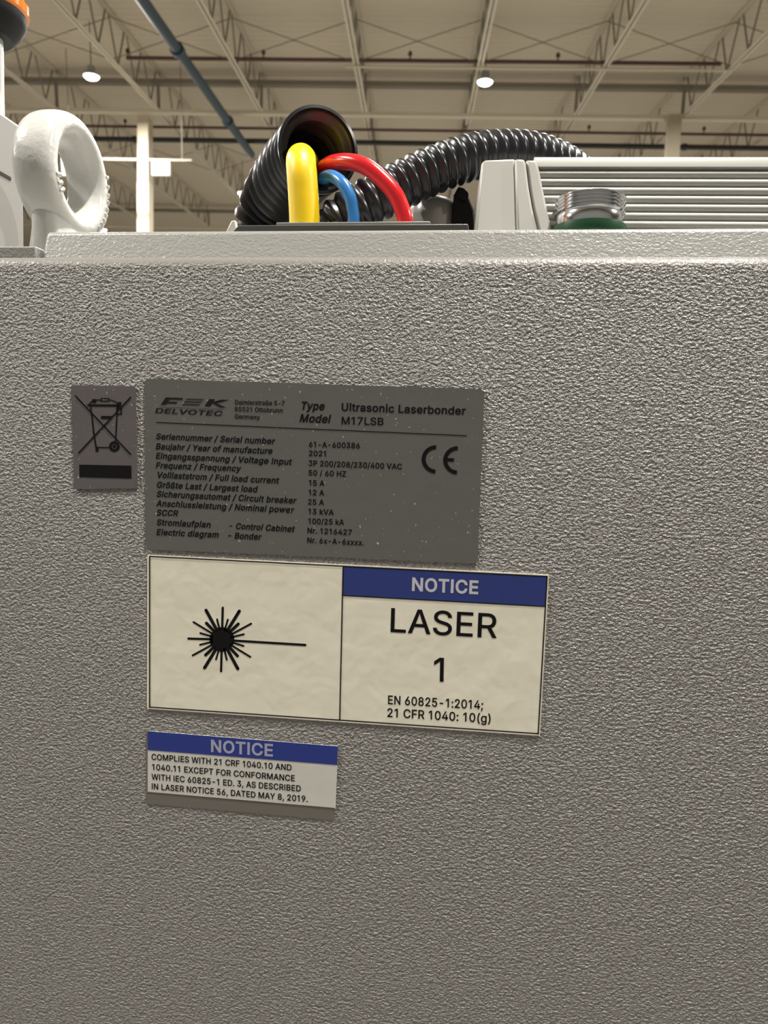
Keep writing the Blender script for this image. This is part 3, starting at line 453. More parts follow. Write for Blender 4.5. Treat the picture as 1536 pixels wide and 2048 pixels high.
n	410	114,249,114,227,114,151,114,76,114,0,93,0,73,0,53,0,53,126,53,253,53,379,72,379,92,379,112,379,112,349,112,318,112,287,109,287,106,287,102,287,114,322,131,347,152,362,174,377,199,384,227,384,253,384,276,379,295,369,314,358,330,342,341,321,352,299,357,273,357,240,357,160,357,80,357,0,337,0,316,0,296,0,296,78,296,157,296,235,296,265,288,288,273,304,258,321,237,329,210,329,192,329,175,325,161,317,146,309,135,298,126,283,118,267
o	415	242,-8,207,-8,173,-8,143,0,117,16,91,33,71,56,56,85,41,114,34,149,34,187,34,227,41,262,56,291,71,321,91,343,117,360,143,376,173,384,207,384,242,384,273,376,299,360,325,343,345,321,359,291,374,262,381,227,381,187,381,149,374,114,359,85,345,56,325,33,299,16,273,0;182,46,207,46,233,46,254,53,270,66,287,79,299,96,307,117,315,139,319,162,319,187,319,213,315,236,307,258,299,280,287,297,270,310,254,323,233,330,207,330,182,330,161,323,145,310,129,297,116,280,108,258,100,237,96,213,96,187,96,162,100,139,108,117,116,96,129,79,145,66,161,53
p	424	73,-143,53,-143,53,31,53,205,53,379,72,379,92,379,112,379,112,359,112,339,112,319,114,319,116,319,118,319,123,327,129,336,137,346,145,356,157,365,171,373,186,381,205,384,229,384,261,384,289,376,313,361,337,345,356,322,370,293,383,263,390,229,390,189,390,149,383,114,370,84,356,55,337,32,313,16,289,0,261,-8,229,-8,206,-8,187,-4,173,4,158,12,146,21,138,31,130,42,123,51,118,59,117,59,115,59,114,59,114,-8,114,-76,114,-143,93,-143;197,47,220,47,244,47,263,53,279,66,295,78,308,95,316,117,324,138,328,162,328,189,328,216,324,240,316,261,308,282,296,299,280,311,264,324,244,330,220,330,197,330,177,324,161,312,145,300,133,284,125,263,117,242,113,217,113,189,113,161,117,136,125,115,133,94,146,77,162,65,178,53
q	424	372,31,372,-143,351,-143,331,-143,311,-143,311,-76,311,-8,311,59,309,59,308,59,306,59,302,51,295,42,287,31,278,21,267,12,252,4,238,-4,219,-8,195,-8,164,-8,136,0,111,16,87,32,68,55,55,84,41,114,34,149,34,189,34,229,41,263,55,293,69,322,88,345,112,361,136,376,164,384,196,384,219,384,238,381,253,373,268,365,279,356,287,346,296,336,302,327,307,319,309,319,311,319,313,319,313,339,313,359,313,379,332,379,352,379,372,379,372,205;181,47,205,47,227,47,247,53,263,65,279,77,291,94,299,115,308,136,312,161,312,189,312,217,308,242,300,263,292,284,279,300,263,312,247,324,228,330,205,330,181,330,161,324,145,311,129,299,116,282,108,261,100,240,96,216,96,189,96,162,100,138,109,117,117,95,129,78,145,66,161,53
r	259	73,0,53,0,53,126,53,253,53,379,72,379,92,379,112,379,112,360,112,340,112,321,113,321,114,321,115,321,122,340,135,355,152,367,170,379,190,385,213,385,218,385,223,385,229,384,235,384,240,384,243,384,243,363,243,343,243,322,242,323,237,323,230,324,223,325,215,326,207,326,189,326,173,322,159,315,145,307,134,297,126,284,118,270,114,255,114,237,114,158,114,79,114,0,93,0
s	365	211,-8,182,-8,156,-8,133,-4,112,3,92,11,75,23,62,38,49,53,40,72,36,94,55,98,74,102,94,107,99,86,109,70,124,60,139,50,158,45,181,45,208,45,229,51,244,62,260,74,268,87,268,103,268,116,263,127,254,136,245,144,231,151,212,155,191,160,170,165,149,170,115,178,89,191,72,208,55,225,47,247,47,274,47,296,53,315,65,332,77,348,94,361,115,370,136,380,160,384,187,384,213,384,235,380,254,372,272,365,287,353,299,339,310,325,319,309,324,290,305,286,287,281,268,277,263,292,255,304,243,316,230,327,212,333,187,333,165,333,146,327,131,317,116,306,109,293,109,277,109,263,114,252,124,243,134,235,150,228,172,223,191,218,210,214,229,209,264,201,290,188,306,171,323,154,331,133,331,107,331,84,325,64,312,47,300,30,282,16,260,6,237,-3
t	227	138,379,204,379,204,362,204,344,204,327,138,327,72,327,6,327,6,344,6,362,6,379,72,379;65,345,65,471,85,471,106,471,126,471,126,347,126,222,126,98,126,81,129,69,136,61,143,54,154,50,170,50,174,50,179,50,185,51,191,52,197,53,202,54,206,36,209,19,213,2,207,0,200,-2,192,-3,184,-4,176,-4,168,-4,136,-4,110,4,92,21,74,38,65,62,65,93,65,219
u	410	211,-5,182,-5,157,-5,134,0,115,11,95,21,80,37,69,59,58,80,53,107,53,139,53,219,53,299,53,379,73,379,93,379,114,379,114,301,114,222,114,144,114,114,121,91,137,75,152,58,173,50,200,50,218,50,235,54,249,62,264,70,275,81,283,97,292,112,296,131,296,153,296,228,296,304,296,379,316,379,337,379,357,379,357,253,357,126,357,0,337,0,318,0,298,0,298,31,298,61,298,92,301,92,304,92,307,92,295,57,279,32,257,17,235,2
w	567	158,0,138,0,99,126,61,253,23,379,44,379,66,379,87,379,103,324,118,269,133,214,140,191,147,165,154,137,161,108,168,76,175,41,172,41,168,41,165,41,172,75,179,106,186,135,193,163,199,190,206,214,221,269,237,324,252,379,273,379,295,379,316,379,332,324,347,269,362,214,368,190,375,164,382,136,388,107,395,76,402,41,399,41,395,41,391,41,399,75,406,107,413,135,420,164,427,190,434,214,449,269,465,324,480,379,502,379,523,379,545,379,506,253,468,126,429,0,409,0,389,0,368,0,352,57,335,114,319,172,314,189,309,207,305,225,300,243,295,261,291,280,286,299,281,318,277,338,281,338,286,338,291,338,286,319,281,299,277,280,272,261,267,243,263,225,258,206,253,189,248,172,231,114,215,57,199,0,178,0
x	379	44,0,21,0,71,73,121,145,171,218,171,202,171,187,171,171,124,240,76,310,29,379,52,379,76,379,100,379,116,355,132,330,147,306,160,287,170,270,179,253,188,237,198,221,207,206,197,206,186,206,175,206,185,221,194,237,202,253,211,270,221,287,233,306,249,330,266,355,282,379,305,379,328,379,352,379,304,309,256,239,209,169,209,184,209,199,209,214,258,143,308,71,358,0,334,0,310,0,287,0,268,28,249,57,231,85,219,103,209,120,200,136,191,152,182,167,173,182,183,182,194,182,205,182,195,167,186,152,178,136,170,120,160,103,148,85,129,57,110,28,91,0,68,0
y	389	51,-140,47,-139,52,-121,57,-103,61,-86,65,-86,68,-87,71,-87,83,-90,94,-91,104,-89,114,-87,122,-82,130,-74,138,-66,145,-53,151,-36,155,-24,159,-13,163,-1,114,126,66,252,17,379,40,379,62,379,84,379,111,305,138,230,165,155,174,132,181,109,187,87,193,64,199,42,206,21,198,21,191,21,184,21,190,42,196,64,202,87,209,110,216,132,224,155,251,230,278,305,305,379,327,379,349,379,371,379,316,234,260,88,204,-58,196,-78,187,-94,177,-107,166,-120,153,-129,139,-136,125,-142,109,-145,91,-145,81,-145,72,-144,65,-143,57,-142
z	380	141,0,42,0,42,15,42,30,42,46,112,137,183,228,254,320,254,321,254,322,254,323,185,323,117,323,48,323,48,342,48,361,48,379,143,379,238,379,333,379,333,363,333,347,333,331,264,241,195,150,126,60,126,59,126,58,126,56,197,56,268,56,339,56,339,38,339,19,339,0,240,0
ß	441	122,395,122,362,122,241,122,121,122,0,101,0,81,0,60,0,60,121,60,241,60,362,60,413,73,452,99,477,125,503,158,516,197,516,219,516,240,511,260,503,281,494,298,481,312,463,325,445,332,422,332,393,332,376,330,362,325,351,320,340,315,330,309,322,302,314,297,306,292,299,288,291,285,282,285,272,285,260,289,250,297,241,305,232,315,224,327,215,339,207,350,198,362,188,374,178,383,166,391,152,399,138,403,121,403,100,403,78,398,58,386,42,375,26,360,14,340,6,320,-3,296,-7,269,-7,247,-7,226,-4,207,1,188,7,174,13,164,20,172,38,180,56,187,74,195,69,205,64,217,58,229,53,245,50,265,50,289,50,308,55,321,64,335,74,342,87,342,104,342,118,338,129,330,139,322,149,312,158,300,167,288,175,276,184,264,194,252,203,243,214,235,227,227,239,223,254,223,272,223,286,225,298,230,306,235,315,241,322,247,329,254,337,260,344,264,353,269,362,272,374,272,388,272,412,264,430,250,442,235,453,218,459,197,459,172,459,154,451,141,435,128,420
ö	415	242,-8,207,-8,173,-8,143,0,117,16,91,33,71,56,56,85,41,114,34,149,34,187,34,227,41,262,56,291,71,321,91,343,117,360,143,376,173,384,207,384,242,384,273,376,299,360,325,343,345,321,359,291,374,262,381,227,381,187,381,149,374,114,359,85,345,56,325,33,299,16,273,0;182,46,207,46,233,46,254,53,270,66,287,79,299,96,307,117,315,139,319,162,319,187,319,213,315,236,307,258,299,280,287,297,270,310,254,323,233,330,207,330,182,330,161,323,145,310,129,297,116,280,108,258,100,237,96,213,96,187,96,162,100,139,108,117,116,96,129,79,145,66,161,53;290,443,279,443,268,443,259,447,251,455,243,462,239,472,239,483,239,494,243,504,251,512,259,519,268,523,279,523,290,523,300,519,308,512,316,504,320,494,320,483,320,472,316,462,308,455,300,447;147,443,136,443,124,443,115,447,107,455,99,462,95,472,95,483,95,494,99,504,107,512,115,519,124,523,136,523,147,523,156,519,164,512,172,504,176,494,176,483,176,472,172,462,164,455,156,447'''
GLYPH = {}
for _line in GLYPH_TEXT.split('\n'):
    _c, _a, _s = _line.split('\t')
    GLYPH[_c] = (int(_a), [[int(q) for q in sp.split(',')] for sp in _s.split(';')] if _s else [])
CAP = 509.0
_gcache = {}


def glyph_mesh(ch, bold):
    key = (ch, bold)
    if key in _gcache:
        return _gcache[key]
    loops = []
    for sp in GLYPH[ch][1]:
        n = len(sp) // 6
        pts = []
        for i in range(n):
            j = (i + 1) % n
            p0 = Vector(sp[i * 6 + 2:i * 6 + 4]); p1 = Vector(sp[i * 6 + 4:i * 6 + 6])
            p2 = Vector(sp[j * 6:j * 6 + 2]); p3 = Vector(sp[j * 6 + 2:j * 6 + 4])
            chord = p3 - p0
            flat = chord.length < 1e-6 or (abs((p1 - p0).cross(chord)) + abs((p2 - p0).cross(chord))) / chord.length < 2.5
            steps = 1 if flat else 5
            for s in range(steps):
                t = s / steps
                pts.append(p0 * (1 - t) ** 3 + p1 * 3 * t * (1 - t) ** 2 + p2 * 3 * t * t * (1 - t) + p3 * t ** 3)
        q = []
        for p in pts:
            if not q or (p - q[-1]).length > 0.5:
                q.append(p)
        if len(q) > 2 and (q[0] - q[-1]).length <= 0.5:
            q.pop()
        loops.append(q)
    area = lambda q: sum(q[i - 1].cross(q[i]) for i in range(len(q))) / 2
    if loops:
        big = max(loops, key=lambda q: abs(area(q)))
        sgn = 1 if area(big) > 0 else -1
        if bold:
            new = []
            for q in loops:
                r = []
                k = len(q)
                for i in range(k):
                    a = (q[i] - q[i - 1]).normalized()
                    b = (q[(i + 1) % k] - q[i]).normalized()
                    na = Vector((a.y, -a.x)) * sgn
                    nb = Vector((b.y, -b.x)) * sgn
                    s = na + nb
                    d = s.length
                    s = s / d if d > 1e-3 else na
                    mit = min(1.8, 1.0 / max(0.4, s.dot(na)))
                    r.append(q[i] + s * bold * mit)
                new.append(r)
            loops = new
    verts, edges = [], []
    for q in loops:
        o = len(verts)
        verts += q
        edges += [(o + i, o + (i + 1) % len(q)) for i in range(len(q))]
    tris = []
    vo = []
    if verts:
        vo, _, fo, *_ = delaunay_2d_cdt(verts, edges, [], 0, 0.01)

        def wind(p):
            w = 0
            for q in loops:
                for i in range(len(q)):
                    a, b = q[i - 1], q[i]
                    cr = (b - a).cross(p - a)
                    if a.y <= p.y < b.y and cr > 0:
                        w += 1
                    elif b.y <= p.y < a.y and cr < 0:
                        w -= 1
            return w
        for f in fo:
            c = sum((vo[i] for i in f), Vector((0, 0))) / len(f)
            if wind(c):
                tris.append(tuple(f))
    _gcache[key] = ([tuple(p) for p in vo], tris)
    return _gcache[key]


def text_line(mb, s, x0, y0, x1, y1, cap, Y, bold=0, slant=0.0):
    """one line of print: baseline from (x0,y0) to (x1,y1) in the photo, laid on the panel's plane"""
    a, b = at(x0, y0, Y), at(x1, y1, Y)
    c = at(x0, y0 - cap, Y)
    hgt = (c - a).length
    adv = [GLYPH[ch][0] + bold * 1.1 for ch in s]
    left = min(p[0] for p in glyph_mesh(s[0], bold)[0])
    right = sum(adv[:-1]) + max(p[0] for p in glyph_mesh(s[-1], bold)[0])
    u = (b - a) / (right - left)
    ud = (b - a).normalized()
    w = Vector((0, 0, 1)) - ud * ud.z
    w = w.normalized() * (hgt / CAP)
    sh = ud * (hgt / CAP) * slant
    x = -left
    for ch, ad in zip(s, adv):
        vs, fs = glyph_mesh(ch, bold)
        mb.add([a + u * (x + p[0]) + (w + sh) * p[1] for p in vs], fs)
        x += ad


def stroke(mb, ax, ay, bx, by, w, Y):
    a, b = Vector((ax, ay)), Vector((bx, by))
    d = (b - a).normalized()
    n = Vector((-d.y, d.x)) * w / 2
    mb.add([at(*(p), Y) for p in (a - n, b - n, b + n, a + n)], [(0, 1, 2, 3)])


def quad(mb, pts, Y):
    mb.add([at(x, y, Y) for x, y in pts], [tuple(range(len(pts)))])


def disc(mb, cx, cy, r, Y, n=40):
    quad(mb, [(cx + r * math.cos(2 * math.pi * i / n), cy + r * math.sin(2 * math.pi * i / n)) for i in range(n)], Y)


def arc_band(mb, cx, cy, r0, r1, a0, a1, Y, n=28):
    vs, fs = [], []
    for i in range(n + 1):
        a = math.radians(a0 + (a1 - a0) * i / n)
        for r in (r0, r1):
            vs.append(at(cx + r * math.cos(a), cy + r * math.sin(a), Y))
    mb.add(vs, [(2 * i, 2 * i + 1, 2 * i + 3, 2 * i + 2) for i in range(n)])


def frame_band(mb, corners, w, Y):
    k = len(corners)
    for i in range(k):
        a, b = Vector(corners[i]), Vector(corners[(i + 1) % k])
        d = (b - a).normalized() * (w / 2)
        stroke(mb, *(a - d), *(b + d), w, Y)


def rounded(corners, r, n=6):
    out = []
    k = len(corners)
    for i in range(k):
        p = Vector(corners[i]); a = Vector(corners[i - 1]); b = Vector(corners[(i + 1) % k])
        da, db = (a - p).normalized() * r, (b - p).normalized() * r
        for j in range(n + 1):
            t = j / n
            q = (p + da) * (1 - t) ** 2 + p * 2 * t * (1 - t) + (p + db) * t * t
            out.append((q.x, q.y))
    return out


def sheet(mb, pts, Y0, Y1):
    """thin plate on the panel with its outline from photo positions"""
    front = [at(x, y, Y1) for x, y in pts]
    back = [Vector((p.x, Y0, p.z)) for p in front]
    # orientation: photo y runs down, so reverse for outward faces
    mb.prism(front[::-1], back[::-1])


# ------------------------------------------------------------------ the hall
T0, T1, S0, S1 = -8.0, 60.0, -42.0, 42.0
H_BOT, H_TOP = 8.5, 9.70
deck = MB()
n_rib = int((T1 - T0) / 0.3)
vs, fs = [], []
for i in range(n_rib):
    t = T0 + i * 0.3
    for dt, dh in ((0, 0.0), (0.12, 0.0), (0.14, 0.015), (0.28, 0.015)):
        for s in (S0, S1):
            vs.append((s, t + dt, H_TOP + 0.02 + dh))
rows = len(vs) // 2
fs = [(2 * i, 2 * i + 1, 2 * i + 3, 2 * i + 2) for i in range(rows - 1)]
deck.add(vs, fs)
d_ob = structure(deck.build('ceiling', M['deck']))
d_ob.matrix_world = HALL


def hall_pt(s, t, h):
    return HALL @ Vector((s, t, h))


fl = MB().box(-50, 50, -14, 66, -0.2, 0.0)
structure(fl.build('floor', M['concrete']))
for nm, a, b in (('wall_back', (S0, T1), (S1, T1)), ('wall_left', (S0, T0), (S0, T1)),
                 ('wall_right', (S1, T1), (S1, T0)), ('wall_front', (S1, T0), (S0, T0))):
    p, q = hall_pt(a[0], a[1], H_TOP), hall_pt(b[0], b[1], H_TOP)
    inner = [(p.x, p.y, 0), (q.x, q.y, 0), (q.x, q.y, q.z), (p.x, p.y, p.z)]
    ctr = hall_pt(0, 17, 0)
    nrm = Vector((q.y - p.y, p.x - q.x, 0)).normalized()
    if nrm.dot(Vector((ctr.x - p.x, ctr.y - p.y, 0))) > 0:
        nrm = -nrm
    outer = [tuple(Vector(v) + nrm * 0.25) for v in inner]
    structure(MB().prism(inner, outer).build(nm, M['wall_dark' if nm == 'wall_front' else 'wall']))

# ---- roof joists
R0, DR = 0.998, 0.393
joist_s = lambda i: H_BOT * (-R0 + DR * i)
T_G = hall_at(760, 229, H_BOT)[1]              # the girder that crosses behind the lamps
T_G2 = T_G + 18.0
NEAR = {-1: 'cut off by the left edge behind the signal light', 0: 'running down to the top of the bright column',
        1: 'just right of the blue pipe', 2: 'heading down behind the open hose mouth',
        3: 'just left of the right-hand lamp', 4: 'second to the right of the right-hand lamp',
        5: 'running down to the dull beige column', 6: 'cut off by the right edge of the view'}
NEAR[4] = 'next on the right of the right-hand lamp'
PANEL = 1.3


def joist(i, t0, t1, tw0, label, group):
    s = joist_s(i)
    root = hall_thing('roof_joist', (s, t0, H_BOT), label, 'roof joist', group)
    L = t1 - t0
    hd = H_TOP - H_BOT
    c = MB()
    for sx in (-1, 1):
        c.box(min(sx * 0.012, sx * 0.085), max(sx * 0.012, sx * 0.085), 0, L, 0.0, 0.014)
        c.box(min(sx * 0.012, sx * 0.026), max(sx * 0.012, sx * 0.026), 0, L, 0.0, 0.085)
    c.build('bottom_chord', M['steel'], root, world=False)
    c = MB()
    for sx in (-1, 1):
        c.box(min(sx * 0.012, sx * 0.075), max(sx * 0.012, sx * 0.075), 0, L, hd - 0.014, hd)
        c.box(min(sx * 0.012, sx * 0.026), max(sx * 0.012, sx * 0.026), 0, L, hd - 0.08, hd)
    c.build('top_chord', M['steel'], root, world=False)
    k = 0
    t = t1 - t0
    while t - PANEL > max(0.0, tw0 - t0):
        a = (0, t - 0.08, hd - 0.03)
        b = (0, t - PANEL / 2, 0.03)
        e = (0, t - PANEL + 0.08, hd - 0.03)
        w1 = MB().bar(a, b, 0.036, 0.036, (1, 0, 0)).build('web_brace', M['steel_shade'], root, world=False)  # both diagonals take the shaded tone of bars facing away from lamps
        w2 = MB().bar(b, e, 0.036, 0.036, (1, 0, 0)).build('web_brace', M['steel_shade'], root, world=False)
        t -= PANEL
    return root


for i in range(-1, 7):
    joist(i, T_G - 17.8, T_G - 0.1, T_G - 8.5,
          'pale near-bay roof joist ' + NEAR[i], 'near roof joists running away overhead')
FAR = {-4: 'fourth left of the bright column', -3: 'third left of the bright column', -2: 'second left of the bright column, seen through the lifting ring',
       -1: 'first left of the bright column', 0: 'starting at the head of the bright column',
       1: 'glimpsed left of the open hose', 2: 'glimpsed above the open hose mouth', 3: 'glimpsed over the arched hose',
       4: 'glimpsed over the end of the arched hose', 5: 'starting at the head of the dull beige column',
       6: 'first right of the dull beige column', 7: 'second right of the dull beige column'}
for i in range(-4, 8):
    joist(i, T_G + 0.1, T_G2 - 0.1, T_G if i < 2 else T_G + 1.0 if i > 4 else T_G + 1,
          'dim far-bay roof joist ' + FAR[i], 'far roof joists beyond the cross girder')


# ---- girders across the hall
def girder(t, label, s_lo, s_hi):
    root = hall_thing('roof_girder', (0, t, H_BOT), label, 'roof girder')
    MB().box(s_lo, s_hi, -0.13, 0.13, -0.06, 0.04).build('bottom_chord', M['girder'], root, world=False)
    MB().box(s_lo, s_hi, -0.13, 0.13, 0.80, 0.94).build('top_chord', M['steel_shade'], root, world=False)  # darker than the bottom chord: its shade is put into the colour
    for i in range(-3, 9):
        s = joist_s(i)
        if s_lo < s < s_hi:
            MB().box(s - 0.04, s + 0.04, -0.04, 0.04, 0.04, 0.80).build('web_post', M['steel_shade'], root, world=False)
    return root


girder(T_G, 'long pale roof girder crossing the view at the column heads', -30, 30)
girder(T_G2, 'distant roof girder low behind the lifting ring and column', -36, 36)


# ---- cross bridging between joists
def bridging(i, t, label, group):
    a, b = joist_s(i), joist_s(i + 1)
    root = hall_thing('cross_bridging', ((a + b) / 2, t, H_BOT), label, 'roof bracing', group)
    hw = (b - a) / 2
    hd = H_TOP - H_BOT
    MB().tube((-hw, 0, 0.06), (hw, 0, hd - 0.08), 0.012, 8).build('brace_rod', M['rod'], root, world=False)
    MB().tube((-hw, 0.05, hd - 0.08), (hw, 0.05, 0.06), 0.012, 8).build('brace_rod', M['rod'], root, world=False)


BAYN = ['between the signal light and the bright-column joist', 'above the left lamp', 'beside the blue pipe coupling',
        'above the open hose mouth', 'in the bay of the right-hand lamp', 'above the arched hose', 'at the upper right corner']
tb = hall_at(680, 128, H_BOT)[1]
for k, i in enumerate(range(-1, 6)):
    bridging(i, tb, 'thin crossed bracing rods ' + BAYN[k], 'crossed rods between the near joists')
for k, i in enumerate(range(-3, 1)):
    bridging(i, T_G + 7.0, 'dim crossed bracing rods far behind, ' +
             ['third bay left of the column', 'second bay left of the column', 'bay left of the column', 'bay right of the column'][k],
             'crossed rods between the far joists')


# ---- columns
def column(px, name_label, low, paint):
    s, t = hall_at(px, 229, H_BOT)
    top = hall_pt(s, t, H_BOT - 0.07)
    root = thing('steel_column', (top.x, top.y, 0), name_label, 'column')
    w = 0.19
    zs = hall_pt(0, 0, 0).z
    zl = low if low else 0.0
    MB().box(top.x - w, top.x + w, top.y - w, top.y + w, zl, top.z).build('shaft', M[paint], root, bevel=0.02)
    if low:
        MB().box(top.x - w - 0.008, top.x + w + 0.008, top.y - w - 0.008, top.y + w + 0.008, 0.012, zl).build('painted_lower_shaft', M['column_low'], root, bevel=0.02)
    MB().box(top.x - w - .12, top.x + w + .12, top.y - w - .12, top.y + w + .12, 0, 0.03).build('base_plate', M[paint], root)
    MB().box(top.x - w - .05, top.x + w + .05, top.y - w - .05, top.y + w + .05, top.z - 0.03, top.z).build('cap_plate', M[paint], root)
    return top


r = ray(291, 367)
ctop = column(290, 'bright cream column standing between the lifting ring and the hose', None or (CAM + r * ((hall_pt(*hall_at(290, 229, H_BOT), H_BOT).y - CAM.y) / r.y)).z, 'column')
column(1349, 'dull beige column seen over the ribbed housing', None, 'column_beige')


# ---- pipes under the roof
def pipe_line(name, pts, r, material, label, cat, rings=(), heads=(), ring_r=1.35):
    root = hall_thing(name, pts[0], label, cat)
    p0 = Vector(pts[0])
    P = [Vector(p) - p0 for p in pts]
    MB().sweep(P, [r] * len(P), 14).build('pipe', material, root, smooth='auto', world=False)
    for q in rings:
        c = Vector(q) - p0
        d = (P[-1] - P[0]).normalized()
        MB().tube(c - d * r * 0.8, c + d * r * 0.8, r * ring_r, 14).build('coupling', material, root, smooth='auto', world=False)
    for q in heads:
        c = Vector(q) - p0
        MB().lathe(c.x, c.y, [(0.02, c.z), (0.02, c.z + r + 0.08), (0.06, c.z + r + 0.09), (0.055, c.z + r + 0.15), (0.02, c.z + r + 0.2)], 10).build('sprinkler_head', material, root, world=False)
    return root


h = 8.0
s0, tn = hall_at(284.6, 0, h)
sb = hall_at(494, 294, h)
s1, te = hall_at(503, 309, h)
lerp = lambda y: (s0 + (s1 - s0) * (y - tn) / (te - tn), y, h)
t_c1 = hall_at(357, 100, h)[1]
t_c2 = hall_at(462, 243, h)[1]
pipe_line('water_main', [lerp(tn - 8), lerp(tn), lerp(te)], 0.128, M['blue_pipe'],
          'thick dark blue pipe running away under the roof, top left', 'pipe', rings=[lerp(t_c1), lerp(t_c2)])
h = 8.3
sa, ta = hall_at(215, 279, h)
sb_, tb_ = hall_at(1500, 295, h)
tp = (ta + tb_) / 2
pipe_line('cross_main', [(-16, tp, h), (16, tp, h)], 0.085, M['dark_pipe'],
          'black horizontal pipe crossing behind both columns', 'pipe', rings=[(sa + 1.0, tp, h), (sb_ - 2.2, tp, h)])
h = 8.72
ts = hall_at(760, 121, h)[1]
pipe_line('sprinkler_pipe', [(hall_at(255, 118, h)[0], ts, h), (hall_at(1440, 130, h)[0], ts, h)], 0.05, M['sprinkler'],
          'thin dark red sprinkler pipe between the near joists', 'pipe',
          heads=[(hall_at(x, 121, h)[0], ts, h) for x in (248 + 12, 528, 820, 1117)])
h = 8.35
ts2 = hall_at(1215, 266, h)[1]
pipe_line('sprinkler_pipe', [(-13.5, ts2, h), (13.5, ts2, h)], 0.045, M['sprinkler'],
          'second thin sprinkler pipe just above the black cross pipe', 'pipe',
          heads=[(hall_at(x, 266, h)[0], ts2, h) for x in (265, 930, 1177, 1410)])
h = 8.44
tcnd = hall_at(760, 134, h)[1]
pipe_line('conduit_line', [(hall_at(690, 134, h)[0], tcnd, h), (hall_at(1460, 142, h)[0], tcnd, h)], 0.03, M['steel'],
          'thin beige conduit just below the red sprinkler pipe', 'conduit')


# ---- high bay lamps
def lamp(s, t, h, label=None):
    root = hall_thing('high_bay_lamp', (s, t, h), label or 'round lamp', 'ceiling lamp', 'high bay lamps')
    MB().lathe(0, 0, [(0.20, 0.0), (0.23, 0.02), (0.23, 0.06), (0.12, 0.10), (0.11, 0.26), (0.05, 0.29)], 28).build('lamp_housing', M['lamp_body'], root, smooth='auto', world=False)
    MB().lathe(0, 0, [(0.03, -0.085), (0.09, -0.078), (0.15, -0.055), (0.19, -0.02), (0.20, -0.002)], 28).build('lamp_lens', M['lamp_lens'], root, world=False)
    MB().tube((0, 0, 0.28), (0, 0, H_TOP - h), 0.015, 8).build('hanger_rod', M['rod'], root, world=False)
    return root


def lamp_light(s, t, h):
    ld = bpy.data.lights.new('lamp_light', 'AREA')
    ld.shape = 'DISK'
    ld.size = 0.42
    ld.energy = LAMP_W
    ld.color = LAMP_COL
    o = bpy.data.objects.new('lamp_light', ld)
    COL.objects.link(o)
    o.matrix_world = HALL @ Matrix.Translation((s, t, h - 0.10))


HL = 8.3
vis = [(183, 153, 'bright round lamp over the lifting ring, upper left'), (970, 164, 'bright round lamp above the arched hose, upper right'),
       (485, 386, 'distant lamp beside the left flank of the open hose')]
spots = []
for x, y, lb in vis:
    s, t = hall_at(x, y, HL)
    lamp(s, t, HL, lb)
    spots.append((s, t))
for s, t in spots:
    lamp_light(s, t, HL)


def hall_lamp(s, t):
    lamp(s, t, HL, 'round high bay lamp of the hall beyond the edges of the view')
    lamp_light(s, t, HL)


for s in (-19.3, -8.65, 1.97, 12.6):
    for t in (-0.1, 9.9):
        hall_lamp(s, t)
for s in (-19.3, 12.6, 23.2):
    hall_lamp(s, 20.2)
for s in (-18.0, 3.3, 14.0):
    hall_lamp(s, 31.8)
for s in (-18.0, -7.3, 3.3, 14.0):
    hall_lamp(s, 43.5)

# ---- white aisle signs on a rail past the column
h = 6.6
sr, tr = hall_at(250, 319, h)
root = hall_thing('sign_rail', (sr, tr, h), 'pale thin rail crossing behind the bright column', 'rail')
sl_ = hall_at(125, 319, h)[0] - sr
sh_ = hall_at(385, 322, h)[0] - sr
MB().box(sl_, sh_, -0.03, 0.03, -0.03, 0.03).build('rail_bar', M['steel_shade'], root, world=False)
for q in (sl_ + 0.3, sh_ - 0.3):
    MB().tube((q, 0, 0.03), (q, 0, H_TOP - h), 0.012, 8).build('hanger_rod', M['rod'], root, world=False)
for (x0, x1, y0, y1, lb) in ((302, 337, 319, 346, 'white box sign hanging right of the bright column'),
                             (128, 162, 312, 342, 'white box sign seen through the lifting ring')):
    a = hall_at((x0 + x1) / 2, 330, h)
    k = tr / F * 1.0
    w = (x1 - x0) * k / 2
    hh = (y1 - y0) * k
    sc_ = sr + ((x0 + x1) / 2 - 250) * k
    root = hall_thing('aisle_sign', (sc_, tr, h - 0.0305), lb, 'sign')
    MB().box(-w, w, -0.07, 0.07, -hh, 0.0).build('sign_box', M['sign_white'], root, world=False, bevel=0.02)

# ------------------------------------------------------------------ the cabinet
XL, XR = -0.46, 0.56
z_front = at(768, 515.5, 0.006).z              # where the rolled top edge turns over
R_EDGE = 0.0062
Z_CAB = z_front
cab = thing('control_cabinet', (0.05, 0.2, 0), 'large light grey wrinkle-painted cabinet filling the foreground', 'cabinet')
prof = [(0.0, 0.0)]
prof += [(0.0, Z_CAB - R_EDGE)]
for i in range(1, 11):
    a = math.pi / 2 * i / 10
    prof.append((R_EDGE - R_EDGE * math.cos(a), Z_CAB - R_EDGE + R_EDGE * math.sin(a)))
prof += [(0.028, Z_CAB), (0.028, 0.0)]
mb = MB()
mb.prism([Vector((XR, y, z)) for y, z in prof], [Vector((XL, y, z)) for y, z in prof])
